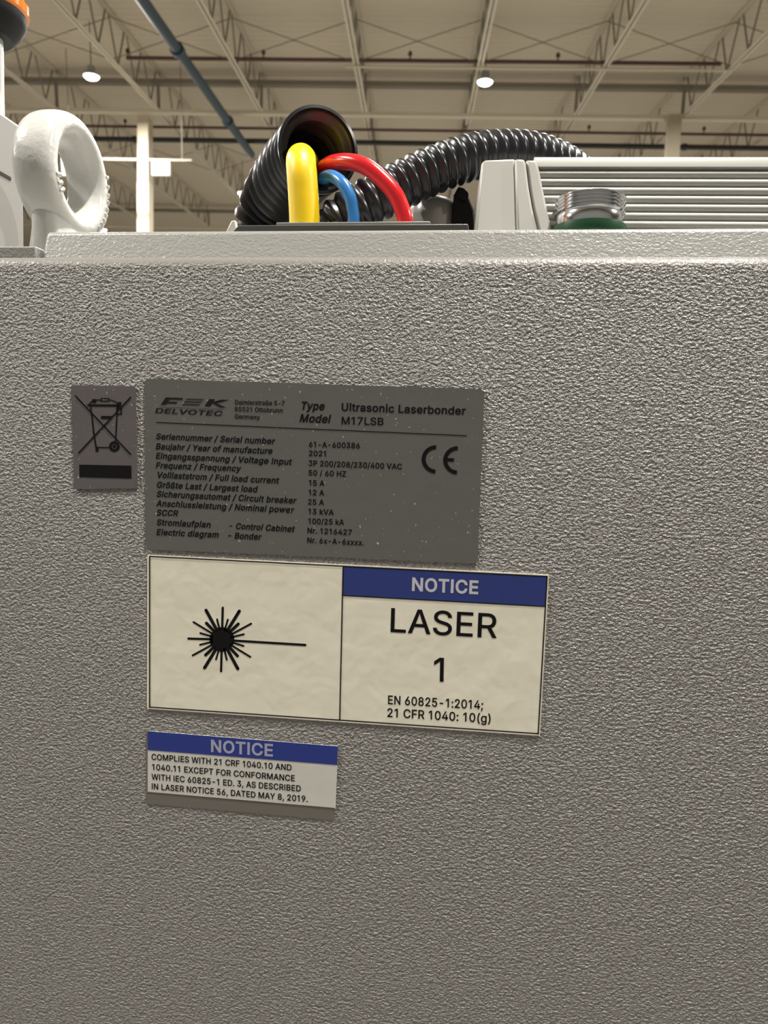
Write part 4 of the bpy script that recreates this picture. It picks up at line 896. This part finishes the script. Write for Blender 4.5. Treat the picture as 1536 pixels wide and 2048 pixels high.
# the coat lies smoother over the rolled top edge
_n, _l, _b = nodes_of(M['paint'])
_tc = _n.new('ShaderNodeTexCoord')
_sx = _n.new('ShaderNodeSeparateXYZ')
_mr = _n.new('ShaderNodeMapRange')
_mr.inputs['From Min'].default_value = Z_CAB - 0.0066
_mr.inputs['From Max'].default_value = Z_CAB - 0.0035
_mr.inputs['To Min'].default_value = 1.0
_mr.inputs['To Max'].default_value = 0.22
_l.new(_tc.outputs['Object'], _sx.inputs[0])
_l.new(_sx.outputs['Z'], _mr.inputs['Value'])
_bp = [q for q in _n if q.type == 'BUMP'][0]
_l.new(_mr.outputs[0], _bp.inputs['Strength'])
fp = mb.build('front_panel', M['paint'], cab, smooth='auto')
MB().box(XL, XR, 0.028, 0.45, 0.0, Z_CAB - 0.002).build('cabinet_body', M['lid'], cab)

# raised top cover and the lower lip at its left
y_l = 0.0085
z_lid = at(1000, 458, 0.016).z
x_l = at(77, 480, y_l).x
prof = [(y_l, Z_CAB - 0.004), (y_l + 0.006, z_lid - 0.0005), (y_l + 0.0105, z_lid), (0.44, z_lid), (0.44, Z_CAB - 0.004)]
mb = MB().prism([Vector((XR, y, z)) for y, z in prof], [Vector((x_l, y, z)) for y, z in prof])
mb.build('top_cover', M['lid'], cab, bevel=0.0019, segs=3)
z_lip = at(40, 492, y_l).z
x_lip = at(72, 500, y_l).x
MB().box(XL, x_lip, y_l, 0.44, Z_CAB - 0.004, z_lip).build('corner_lip', M['lid'], cab, bevel=0.0008)

# ---- lifting ring
YR = 0.05
rc = at(126, 354, YR)
kpx = (rc - CAM).dot(R_FWD) / F
RR, RA, RB = 95 * kpx, 24.0 * kpx, 41.5 * kpx
ring = thing('lifting_eyebolt', (rc.x, rc.y, z_lip), 'glossy white painted lifting ring at the cabinet\'s left corner', 'lifting ring')
NU, NV = 96, 32
vs, fs = [], []


def ring_pt(u, v, grow=0.0):
    e = 2 / 2.5
    c, s = math.cos(v), math.sin(v)
    rad = (RA + grow) * math.copysign(abs(c) ** e, c)
    ax = (RB + grow) * math.copysign(abs(s) ** e, s)
    rr = RR + rad
    return Vector((rc.x + ax, rc.y + rr * math.cos(u), rc.z + rr * math.sin(u)))


for i in range(NU):
    for j in range(NV):
        vs.append(ring_pt(2 * math.pi * i / NU, 2 * math.pi * j / NV))
for i in range(NU):
    for j in range(NV):
        i2, j2 = (i + 1) % NU, (j + 1) % NV
        fs.append((i * NV + j, i2 * NV + j, i2 * NV + j2, i * NV + j2))
ring_part = MB().add(vs, fs).build('ring', M['ring'], ring, smooth=True)
zb = rc.z - RR
nk = []
ztop = zb + RA * 0.45
for k in range(13):
    f_ = k / 12
    z_ = z_lip + (ztop - z_lip) * f_
    hx = 0.0150 + (RB * 0.93 - 0.0150) * min(1, f_ * 1.5) ** 0.7
    hy = 0.0205 + 0.0006 * f_
    for q in range(40):
        a = 2 * math.pi * q / 40
        ca, sa_ = math.cos(a), math.sin(a)
        nk.append((rc.x + hx * math.copysign(abs(ca) ** 0.8, ca), rc.y + hy * math.copysign(abs(sa_) ** 0.8, sa_), z_))
nf = [(k * 40 + q, k * 40 + (q + 1) % 40, (k + 1) * 40 + (q + 1) % 40, (k + 1) * 40 + q) for k in range(12) for q in range(40)]
nf.append(tuple(range(12 * 40, 13 * 40)))
MB().add(nk, nf).build('shank_neck', M['ring'], ring, smooth='auto')
# raised cast marks on the face turned to the right
for deg in (-52, -43, -35, -27, -19, -10, -2, 7, 17):
    u = math.radians(deg)
    path = [ring_pt(u + 0.03 * q, 0.35 + 1.1 * q, 0.0002) for q in (0, 0.25, 0.5, 0.75, 1)]
    MB().sweep(path, [0.0006, 0.0012, 0.0013, 0.0012, 0.0006], 8).build('cast_mark', M['ring'], ring_part, smooth='auto')
for deg in (196, 205, 213):
    u = math.radians(deg)
    path = [ring_pt(u + 0.03 * q, 1.5 + 0.9 * q, 0.0002) for q in (0, 0.25, 0.5, 0.75, 1)]
    MB().sweep(path, [0.0006, 0.0012, 0.0013, 0.0012, 0.0006], 8).build('cast_mark', M['ring'], ring_part, smooth='auto')

# ---- housing and signal light at the left edge
XH = -0.262


def on_x(px, py, X):
    r_ = ray(px, py)
    return CAM + r_ * ((X - CAM.x) / r_.x)


pf = on_x(46, 254, XH)
z_h = pf.z
y_far = pf.y
hs = thing('machine_housing', (XH - 0.06, 0.08, z_lip), 'plain light grey housing at the left edge behind the lifting ring', 'machine housing')
hb = MB().box(XL + 0.02, XH, 0.025, y_far, z_lip, z_h).build('housing_body', M['housing'], hs, bevel=0.002)
sl = on_x(21, 358, XH)
MB().box(XH - 0.004, XH + 0.0004, 0.03, sl.y, sl.z - 0.0009, sl.z + 0.0009).build('seam_slot', M['dark'], hb)

ys = 0.085
pr = at(8, 165, ys)
px_r = 0.0095
axis = (pr.x - px_r - 0.0018, ys)
kk = 0.0
z_b0 = at(30, 99, ys).z + 0.0075
z_b1 = at(50, 38, ys).z + 0.0045
sig = thing('signal_light', (axis[0], axis[1], z_h), 'orange signal light with black base on a pole, top left corner', 'signal light')
MB().lathe(axis[0], axis[1], [(px_r, z_h), (px_r, z_b0 + 0.002)], 32).build('pole', M['pole'], sig, smooth='auto')
MB().lathe(axis[0], axis[1], [(0.0145, z_b0 - 0.001), (0.0175, z_b0 + 0.002), (0.0208, z_b0 + 0.007), (0.0218, z_b1 - 0.003), (0.0218, z_b1)], 40).build('base_socket', M['black_plastic'], sig, smooth='auto')
MB().lathe(axis[0], axis[1], [(0.0220, z_b1), (0.0232, z_b1 + 0.001), (0.0232, z_b1 + 0.006), (0.0205, z_b1 + 0.008), (0.0215, z_b1 + 0.045), (0.018, z_b1 + 0.055), (0.006, z_b1 + 0.06)], 40).build('amber_lens', M['amber'], sig, smooth='auto')

# ---- cable entry plate
YP = 0.021
zp0 = at(700, 449, YP).z
zp1 = at(700, 443.5, YP + 0.002).z
xp0, xp1 = at(472, 450, YP).x, at(936, 450, YP).x
xq0, xq1 = at(550, 445, YP).x, at(860, 445, YP).x
gp = thing('cable_entry_plate', ((xp0 + xp1) / 2, 0.08, z_lid), 'dark flat cable entry plate on top of the cabinet', 'plate')
prof = [(xp0 - 0.003, z_lid - 0.0005), (xp0 + 0.001, zp0), (xp1, zp0), (xp1 + 0.001, z_lid - 0.0005)]
MB().prism([Vector((x, YP, z)) for x, z in prof][::-1], [Vector((x, 0.20, z)) for x, z in prof][::-1]).build('base_frame', M['plate'], gp, bevel=0.0004)
gs = MB().box(xq0, xq1, YP + 0.002, 0.10, zp0, zp1).build('gland_strip', M['plate_top'], gp, bevel=0.0004)
for x in (604, 672, 763):
    c = at(x, 443, YP + 0.006)
    MB().lathe(c.x, c.y, [(0.0022, zp1 - 0.0003), (0.0022, zp1 + 0.0006), (0.0012, zp1 + 0.0009)], 12).build('screw', M['plate_top'], gs)


# ---- corrugated hoses
def hose(name, ctrl, radius, pitch, amp, label, open_end=False):
    pts0, L = curve_pts(ctrl, 10)
    nr = max(6, int(L / pitch))
    per = 8
    pts, _ = curve_pts(ctrl, nr * per)
    rad = []
    for i in range(len(pts)):
        ph = ((i + per // 2) % per) / per
        w = 0.5 - 0.5 * math.cos(2 * math.pi * ph)
        rad.append(radius - amp + amp * w ** 0.7)
    root = thing(name, ctrl[-1] if open_end else ctrl[0], label, 'hose')
    if not open_end:
        MB().sweep(pts, rad, 40).build('corrugated_tube', M['hose'], root, smooth=True)
        return root
    # outer wall, rolled rim and inner wall in one surface
    wall = 0.0013
    end = pts[-1]
    d = (pts[-1] - pts[-3]).normalized()
    P = pts + [end + d * 0.0012, end + d * 0.0018]
    Rr = rad[:-1] + [radius, radius, radius - 0.0016]
    MB().sweep(P, Rr, 56, caps=False).build('corrugated_tube', M['hose'], root, smooth='auto')
    inner_p = [end + d * 0.0018] + pts[::-1][:int(len(pts) * 0.8)]
    inner_r = [radius - 0.0016] + [q - wall - 0.0006 for q in rad[::-1]][:len(inner_p) - 1]
    MB().sweep(inner_p, inner_r, 56, caps=False).build('inner_wall', M['hose'], root, smooth='auto')
    return root


hose('corrugated_hose', [at(522, 560, .135), at(526, 500, .135), at(538, 442, .13), at(560, 392, .118), at(594, 342, .094), at(620, 315, .076), at(636, 301, .063)],
     0.0210, 0.0084, 0.0042, 'open-ended black corrugated hose with coloured cables running into its mouth', True)
hose('corrugated_hose', [at(640, 500, .075), at(664, 458, .074), at(704, 425, .074), at(750, 398, .077), at(800, 372, .083), at(860, 343, .09), at(930, 318, .098),
                         at(1000, 308, .108), at(1070, 313, .122), at(1130, 336, .14), at(1180, 372, .16), at(1215, 420, .17), at(1235, 480, .175), at(1240, 560, .175)],
     0.0126, 0.0060, 0.0022, 'closed black corrugated hose arching to the right behind the ribbed housing')


# ---- cables
def cable(name, ctrl, r, material, label):
    pts, L = curve_pts(ctrl, 70)
    root = thing(name, ctrl[0], label, 'cable')
    MB().sweep(pts, [r] * len(pts), 28).build('jacket', material, root, smooth='auto')
    return root


b = at(609, 445, .045)
cable('power_cable', [Vector((b.x, b.y, zp1)), at(609, 440, .045), at(607, 395, .045), at(604, 350, .0455), at(602, 327, .049), at(602, 319, .057), at(604, 319, .066), at(612, 330, .08), at(618, 345, .092)],
      0.0074, M['yellow'], 'thick yellow cable bending up into the open hose')
b = at(809, 445, .043)
cable('power_cable', [Vector((b.x, b.y, zp1)), at(810, 438, .043), at(804, 418, .043), at(786, 382, .043), at(745, 342, .045), at(712, 326, .048), at(677, 324, .055), at(652, 333, .066), at(638, 348, .085)],
      0.0039, M['red'], 'shiny red cable arching from the open hose to the plate')
b = at(707, 445, .045)
cable('power_cable', [Vector((b.x, b.y, zp1)), at(708, 438, .045), at(706, 420, .045), at(700, 393, .045), at(684, 366, .047), at(665, 353, .053), at(650, 355, .062), at(636, 364, .085)],
      0.0031, M['cable_blue'], 'thin blue cable curving between the yellow and red cables')

# ---- grey cap, black bracket and white tab around the hoses
c = at(866, 440, .112)
gc = thing('plastic_dome', (c.x, c.y, z_lid), 'dull grey glossy plastic dome under the arched hose', 'plastic cover')
kp = 0.43 / F
ctop_z = at(866, 397, .112).z
prof = [(0.0145, z_lid), (0.0145, ctop_z - 0.012), (0.0138, ctop_z - 0.006), (0.011, ctop_z - 0.002), (0.006, ctop_z), (0.001, ctop_z + 0.0003)]
MB().lathe(c.x, c.y, prof, 36).build('dome_shell', M['grey_plastic'], gc, smooth='auto')
MB().lathe(c.x, c.y, [(0.0160, z_lid), (0.0160, z_lid + 0.004), (0.0145, z_lid + 0.005)], 36).build('dome_rim', M['grey_plastic'], gc, smooth='auto')
poly = [(900, 520), (906, 390), (916, 372), (930, 376), (948, 420), (956, 520)]
br = thing('hose_bracket', at(928, 520, .10), 'black bracket under the arched hose beside the ribbed housing', 'bracket')
fr = [at(x, y, .100) for x, y in poly]
bb = MB().prism(fr, [p + Vector((0, 0.016, 0)) for p in fr]).build('bracket_body', M['black_plastic'], br, bevel=0.001)
MB().tube(at(927, 392, .100) + Vector((0, -0.0012, 0)), at(927, 392, .100) + Vector((0, 0.002, 0)), 0.0028, 14).build('bracket_bolt', M['black_plastic'], bb)
poly = [(448, 470), (462, 441), (471, 440), (473, 470)]
tb2 = thing('plastic_tab', at(460, 470, .03), 'small white plastic tab at the left foot of the open hose', 'tab')
fr = [at(x, y, .030) for x, y in poly]
MB().prism(fr, [p + Vector((0, 0.003, 0)) for p in fr]).build('tab_body', M['white_plastic'], tb2, bevel=0.0006)

# ---- ribbed housing on the right
YB = 0.045
pA = at(1100, 449, YB)
rB = ray(1536, 452)
pB = CAM + rB * ((pA.z - CAM.z) / rB.z)
u_r = (pB - pA).normalized()                    # along the ribs, level
back = Vector((-u_r.y, u_r.x, 0))
if back.y < 0:
    back = -back
slope = math.radians(14)
v_r = Vector((0, 0, 1)) * math.cos(slope) + back * math.sin(slope)
n_r = u_r.cross(v_r).normalized()
if n_r.y > 0:
    n_r = -n_r
rh = thing('ribbed_housing', tuple(pA), 'light grey housing with horizontal ribs behind the threaded fitting', 'housing')


def pl(px, py, off=0.0):
    return on_plane(px, py, pA + n_r * off, n_r)


def slab(name, poly, out, depth, bevel=0.0008):
    fr_ = [pl(x, y, out) for x, y in poly]
    bk = [p + back * depth + Vector((0, 0, 0)) for p in fr_]
    return MB().prism(fr_[::-1], bk[::-1]).build(name, M['rib'], rh, bevel=bevel)


slab('end_cap', [(963, 325), (970, 319.5), (1031, 317), (1035, 470), (950, 470)], 0.0035, 0.05, 0.0015)
slab('end_trim', [(1029, 317), (1050, 318), (1053, 335), (1058, 375), (1065, 415), (1078, 470), (1034, 470)], 0.0050, 0.045, 0.0012)
slab('end_trim', [(1051.5, 319), (1074, 320), (1079, 340), (1087, 380), (1096, 425), (1106, 470), (1078.5, 470), (1066.5, 415), (1059.5, 375), (1054.5, 335)], 0.0040, 0.045, 0.0012)
# the ribbed front itself
xa = pl(1066, 400).dot(u_r) - pA.dot(u_r)
xb = xa + 0.30
V = lambda y: (pl(1200, y) - pA).dot(v_r)
rp = []                                          # (v, out)
v_bot = V(475)
v_top = V(318.5)
pitch = V(349) - V(365.5)
crest0 = V(350)
rp.append((v_bot, 0.0))
nrib = 8
for k in range(nrib - 1, -1, -1):
    cv = crest0 - k * pitch
    if cv - pitch * 0.4 < v_bot:
        continue
    for q in range(0, 11):
        a = -1 + q / 5
        hgt = 0.0018 * max(0.0, 1 - a * a) ** 0.55
        rp.append((cv + a * pitch * 0.43, hgt))
vt0 = V(341)
rp += [(vt0, 0.0), (vt0 + 0.0003, 0.0026), (v_top - 0.0016, 0.0026), (v_top - 0.0005, 0.0022), (v_top, 0.0010)]
rp += [(v_top, -0.045), (v_bot, -0.045)]
mkp = lambda x: [pA + u_r * x + v_r * v + (n_r * o if o > -0.01 else back * -o) for v, o in rp]
fa, fb = mkp(xa), mkp(xb)
MB().prism(fb, fa).build('ribbed_body', M['rib'], rh, smooth='auto')

# ---- threaded fitting
cf = at(1181, 400, .041)
rf = 69 * (cf - CAM).dot(R_FWD) / F
zt = at(1181, 374, .041 - rf).z
zth = at(1181, 411, .041 - rf).z
zg = at(1181, 437, .041 - rf).z
tf = thing('threaded_fitting', (cf.x, cf.y, z_lid), 'shiny threaded metal conduit fitting on a green gasket', 'fitting')
prof = []
zz = zth
prof.append((rf - 0.0011, zth))
npit = 5
for k in range(npit):
    a = zth + (zt - zth) * k / npit
    b_ = zth + (zt - zth) * (k + 1) / npit
    prof += [(rf - 0.0008, a + (b_ - a) * 0.15), (rf - 0.0001, a + (b_ - a) * 0.45), (rf - 0.0001, a + (b_ - a) * 0.62), (rf - 0.0008, a + (b_ - a) * 0.95)]
prof += [(rf - 0.0018, zt + 0.0003), (rf - 0.004, zt + 0.0003), (rf - 0.004, zth)]
MB().lathe(cf.x, cf.y, prof, 72).build('threaded_barrel', M['zinc'], tf, smooth='auto')
MB().lathe(cf.x, cf.y, [(rf - 0.0012, zg - 0.001), (rf - 0.0006, zg), (rf - 0.0006, zth - 0.001), (rf - 0.0011, zth)], 72).build('collar', M['zinc'], tf, smooth='auto')
MB().lathe(cf.x, cf.y, [(rf + 0.0006, z_lid + 0.0022), (rf + 0.0010, z_lid + 0.0032), (rf + 0.0006, zg + 0.0002), (rf - 0.001, zg + 0.0004)], 72).build('gasket', M['green'], tf, smooth='auto')
MB().lathe(cf.x, cf.y, [(rf + 0.002, z_lid), (rf + 0.002, z_lid + 0.0018), (rf, z_lid + 0.0022)], 72).build('base_flange', M['zinc'], tf, smooth='auto')

# ------------------------------------------------------------------ stickers and plates on the front
P0, P1 = 0.0002, -0.0004
YI, YI2 = -0.00047, -0.00052


def sticker(name, corners, material, label, cat, rad=0.0, part='backing'):
    cx = sum(c_[0] for c_ in corners) / 4
    cy = sum(c_[1] for c_ in corners) / 4
    root = thing(name, at(cx, cy, 0), label, cat)
    mb_ = MB()
    sheet(mb_, rounded(corners, rad) if rad else corners, P0, P1)
    mb_.build(part, material, root)
    return root


# nameplate
npl = sticker('nameplate', [(288.5, 757), (969, 778.5), (955.5, 1127.5), (291, 1098.5)], M['silver'],
              'silver grey nameplate with black machine data, largest silver plate', 'nameplate', 13, 'foil')
tt = MB()
for s, x0, y0, x1, y1, cp, bd, sl_ in (
        ('Type', 600.5, 818.8, 647.8, 819.9, 15, 26, .2), ('Model', 599, 843.6, 659, 845.6, 15, 26, .2),
        ('Ultrasonic Laserbonder', 683, 821.3, 931, 829.4, 15, 20, 0), ('M17LSB', 683, 848.3, 766.8, 850.4, 14.5, 14, 0)):
    text_line(tt, s, x0, y0, x1, y1, cp, YI, bd, sl_)
tt.build('heading_lettering', M['ink'], npl)
tt = MB()
for s, x0, y0, x1, y1 in (('Daimlerstraße 5-7', 470, 808.8, 569, 811), ('85521 Ottobrunn', 469.3, 822.4, 565, 825.3), ('Germany', 469.3, 837, 519.7, 839.2)):
    text_line(tt, s, x0, y0, x1, y1, 8.8, YI, 20)
tt.build('address_lettering', M['ink_soft'], npl)
tt = MB()
for s, x0, y0, x1, y1 in (
        ('Seriennummer / Serial number', 311.4, 878.3, 548.5, 888.1), ('Baujahr / Year of manufacture', 311.4, 898.2, 543.8, 907.8),
        ('Eingangsspannung / Voltage Input', 311.4, 917, 582.5, 929.6), ('Frequenz / Frequency', 311.4, 936, 480.7, 942.8),
        ('Volllaststrom / Full load current', 312.7, 955.2, 556.8, 966.8), ('Größte Last / Largest load', 312.7, 975, 513.5, 984.2),
        ('Sicherungsautomat / Circuit breaker', 312.7, 993.3, 591.5, 1006.9), ('Anschlussleistung / Nominal power', 312, 1012.1, 586.5, 1025.8),
        ('SCCR', 312.7, 1030.6, 355.5, 1032.3), ('Stromlaufplan', 312.7, 1050, 420.1, 1055.1), ('- Control Cabinet', 457.6, 1057, 588.1, 1063.9),
        ('Electric diagram', 312.7, 1069.6, 436, 1075.3), ('- Bonder', 455.3, 1076.2, 521.5, 1079.5)):
    text_line(tt, s, x0, y0, x1, y1, 11.4, YI, 24, .2)
tt.build('row_title_lettering', M['ink'], npl)
tt = MB()
for s, x0, y0, x1, y1 in (
        ('61-A-600386', 617.7, 893.9, 719.5, 896.8), ('2021', 617.7, 911.7, 651.6, 912.8), ('3P 200/208/230/400 VAC', 616.9, 931.4, 803.7, 938.6),
        ('50 / 60 HZ', 616.9, 950.6, 692.1, 953.3), ('15 A', 617.5, 970.8, 648.6, 971.9), ('12 A', 617, 989.9, 648.4, 991),
        ('25 A', 615.8, 1008.8, 647.8, 1010.2), ('13 kVA', 616.5, 1027.9, 667.5, 1030.2), ('100/25 kA', 616.5, 1047.4, 688, 1049.9),
        ('Nr. 1216427', 614.8, 1066.2, 703.6, 1070.2), ('Nr. 6x-A-6xxxx.', 614.3, 1085.4, 727.7, 1090.9)):
    text_line(tt, s, x0, y0, x1, y1, 10.6, YI, 20)
tt.build('value_lettering', M['ink'], npl)
tt = MB()
stroke(tt, 312, 844.8, 933.5, 871.5, 1.9, YI)
tt.build('divider_line', M['ink'], npl)
# maker's mark: slanted F, striped bars, K
tt = MB()
ZX = lambda X, Yz: (120 + X / 3.072, 740 + Yz / 3.072)
for poly in ([(618, 214), (650, 168), (756, 172), (748, 184), (674, 181), (664, 194), (722, 196), (714, 207), (656, 205), (650, 214)],
             [(888, 222), (918, 178), (952, 180), (922, 224)],
             [(928, 200), (990, 182), (1040, 184), (960, 205), (1022, 231), (984, 231)]):
    quad(tt, [ZX(*p) for p in poly], YI)
for k in range(3):
    y = 175 + k * 16
    for q in range(3):
        yy = y + q * 3.6
        x = 778 - (yy - 175) * 0.72
        quad(tt, [ZX(x, yy), ZX(x + 106, yy + 3), ZX(x + 104.5, yy + 5.4), ZX(x - 1.5, yy + 2.4)], YI)
text_line(tt, 'DELVOTEC', *ZX(583, 263), *ZX(993, 282), 9.4, YI, 22, .35)
tt.build('maker_mark', M['ink_soft'], npl)
tt = MB()
stroke(tt, *ZX(612, 228), *ZX(1010, 243), 0.7, YI)
tt.build('mark_rule', M['ink_soft'], npl)
# CE mark
ce = MB()
ZY = lambda X, Yz: (580 + X / 3.657, 740 + Yz / 3.657)
cx, cy = ZY(1066, 654)
arc_band(ce, cx, cy, 20.2, 28.3, 92, 272, YI)
cx, cy = ZY(1224, 661)
arc_band(ce, cx, cy, 20.2, 28.3, 92, 272, YI)
quad(ce, [ZY(1130, 643), ZY(1200, 646), ZY(1199, 671), ZY(1130, 668)], YI)
ce.build('conformity_mark', M['ink'], npl)

# waste bin label
wl = sticker('disposal_label', [(141.5, 770), (271.5, 773), (275.5, 976.5), (148, 978.5)], M['silver2'],
             'small silver label with a crossed-out waste bin, left of the nameplate', 'label', 6, 'foil')
W = lambda X, Yz: (120 + X / 7.68, 750 + Yz / 7.68)
tt = MB()


def ws(x0, y0, x1, y1, w):
    stroke(tt, *W(x0, y0), *W(x1, y1), w / 7.68, YI)


ws(420, 466, 905, 470, 36)
ws(448, 448, 520, 380, 20)
quad(tt, [W(498, 368), W(555, 370), W(555, 432), W(498, 432)], YI)
ws(555, 386, 630, 384, 18)
for a in ((625, 362, 757, 362), (625, 404, 757, 404), (632, 355, 632, 410), (748, 355, 748, 410)):
    ws(*a, 16)
for a in ((757, 382, 800, 392), (796, 390, 840, 408), (836, 405, 880, 430)):
    ws(*a, 18)
quad(tt, [W(872, 420), W(930, 412), W(942, 430), W(938, 520), W(868, 520)], YI)
for a in ((868, 515, 950, 515), (862, 602, 950, 602), (872, 510, 872, 608), (940, 510, 940, 608)):
    ws(*a, 22)
ws(468, 480, 490, 640, 24)
ws(490, 630, 520, 900, 24)
ws(518, 890, 556, 1125, 24)
ws(876, 600, 852, 1030, 22)
ws(556, 1112, 770, 1118, 20)
quad(tt, [W(545, 1108), W(592, 1110), W(590, 1182), W(545, 1180)], YI)
quad(tt, [W(630, 628), W(800, 630), W(795, 680), W(630, 676)], YI)
cx, cy = W(834, 1100)
arc_band(tt, cx, cy, 4.9, 10.8, 0, 360, YI)
disc(tt, cx, cy, 3.4, YI)
tt.build('bin_symbol', M['ink'], wl)
tt = MB()
ws(232, 318, 1090, 1226, 24)
ws(1088, 340, 282, 1202, 24)
tt.build('cross_strokes', M['ink'], wl)
for ob in wl.children:
    if ob.name.startswith('cross_strokes'):
        ob.location.y += YI2 - YI
tt = MB()
quad(tt, [W(294, 1376), W(1094, 1393), W(1099, 1592), W(300, 1570)], YI)
tt.build('black_bar', M['ink'], wl)

# laser class sign
ls = sticker('laser_sign', [(294.5, 1109.5), (1098.5, 1149.5), (1080, 1472), (294, 1417.5)], M['white_vinyl'],
             'big white laser class sign with black sunburst under the nameplate', 'warning sign', 2, 'vinyl')
tt = MB()
frame_band(tt, [(299.3, 1113), (1094.2, 1153), (1076.5, 1467.5), (299.3, 1414.3)], 2.4, YI2)
stroke(tt, 686.3, 1133, 679.5, 1440, 2.4, YI2)
stroke(tt, 686, 1191, 1092, 1213.2, 2.0, YI2)
tt.build('border', M['ink'], ls)
tt = MB()
quad(tt, [(686.5, 1132.5), (1094, 1153), (1091.3, 1213), (685, 1191)], YI)
hbnd = tt.build('header_band', M['blue'], ls)
tt = MB()
text_line(tt, 'NOTICE', 823.8, 1180.8, 956.2, 1187.6, 25, YI2, 24)
tt.build('header_lettering', M['white_ink'], hbnd)
tt = MB()
text_line(tt, 'LASER', 781, 1263.6, 993.5, 1276, 47, YI, 7)
text_line(tt, '1', 867.5, 1362, 887, 1363, 46.5, YI, 8)
text_line(tt, 'EN 60825-1:2014;', 776, 1407.9, 966, 1418.6, 16.8, YI, 13)
text_line(tt, '21 CFR 1040: 10(g)', 774.5, 1433.5, 981, 1445.6, 16.8, YI, 13)
tt.build('class_lettering', M['ink'], ls)
sb2 = MB()
cx, cy = 443.8, 1279
disc(sb2, cx, cy, 24.8, YI)
for k in range(24):
    a = k * 15
    if a == 0:
        continue
    if a % 30 == 0:
        ln, w = 66.5, {0: 4.4, 30: 4.0, 60: 6.4}[min(a % 180, 180 - a % 180) if a % 180 != 90 else 0]
        if a % 180 == 90:
            ln, w = 63.5, 4.6
        if a == 180:
            ln, w = 67, 4.6
    else:
        ln, w = {15: (45, 3.8), 45: (45, 6.2), 75: (41.5, 3.8)}[min(a % 180, 180 - a % 180)]
    t_ = math.radians(a + 1.5)
    dx, dy = math.cos(t_), math.sin(t_)
    stroke(sb2, cx + dx * 18, cy + dy * 18, cx + dx * ln, cy + dy * ln, w, YI)
    disc(sb2, cx + dx * ln, cy + dy * ln, w / 2, YI, 14)
stroke(sb2, 455, 1280.5, 610.5, 1290, 4.8, YI)
disc(sb2, 610.5, 1290, 2.4, YI, 14)
sb2.build('sunburst_symbol', M['ink'], ls)

# small compliance notice
cn = thing('compliance_notice', at(485, 1545, 0), 'small blue and white compliance notice, lowest sticker on the panel', 'notice')
mb = MB()
sheet(mb, [(292.5, 1462), (676, 1494), (668, 1640.5), (291.5, 1607)], P0, -0.00025)
mb.build('backing_film', M['film'], cn)
mb = MB()
sheet(mb, [(295.5, 1462), (676, 1492.5), (671.2, 1616), (295.3, 1583.5)], -0.0002, P1)
mb.build('face', M['notice_white'], cn)
tt = MB()
quad(tt, [(295.5, 1462.2), (676, 1492.7), (674.5, 1530), (295.6, 1500)], YI)
hbnd = tt.build('header_band', M['blue2'], cn)
tt = MB()
text_line(tt, 'NOTICE', 422, 1503, 545.8, 1512.4, 23, YI2, 22)
tt.build('header_lettering', M['white_ink2'], hbnd)
tt = MB()
for s, x0, y0, x1, y1 in (('COMPLIES WITH 21 CRF 1040.10 AND', 303, 1519.2, 583, 1541), ('1040.11 EXCEPT FOR CONFORMANCE', 304, 1539.4, 589.5, 1562.5),
                          ('WITH IEC 60825-1 ED. 3, AS DESCRIBED', 303, 1559, 601.5, 1583), ('IN LASER NOTICE 56, DATED MAY 8, 2019.', 303.6, 1578.2, 615.5, 1604)):
    text_line(tt, s, x0, y0, x1, y1, 11.4, YI, 16)
tt.build('body_lettering', M['ink'], cn)
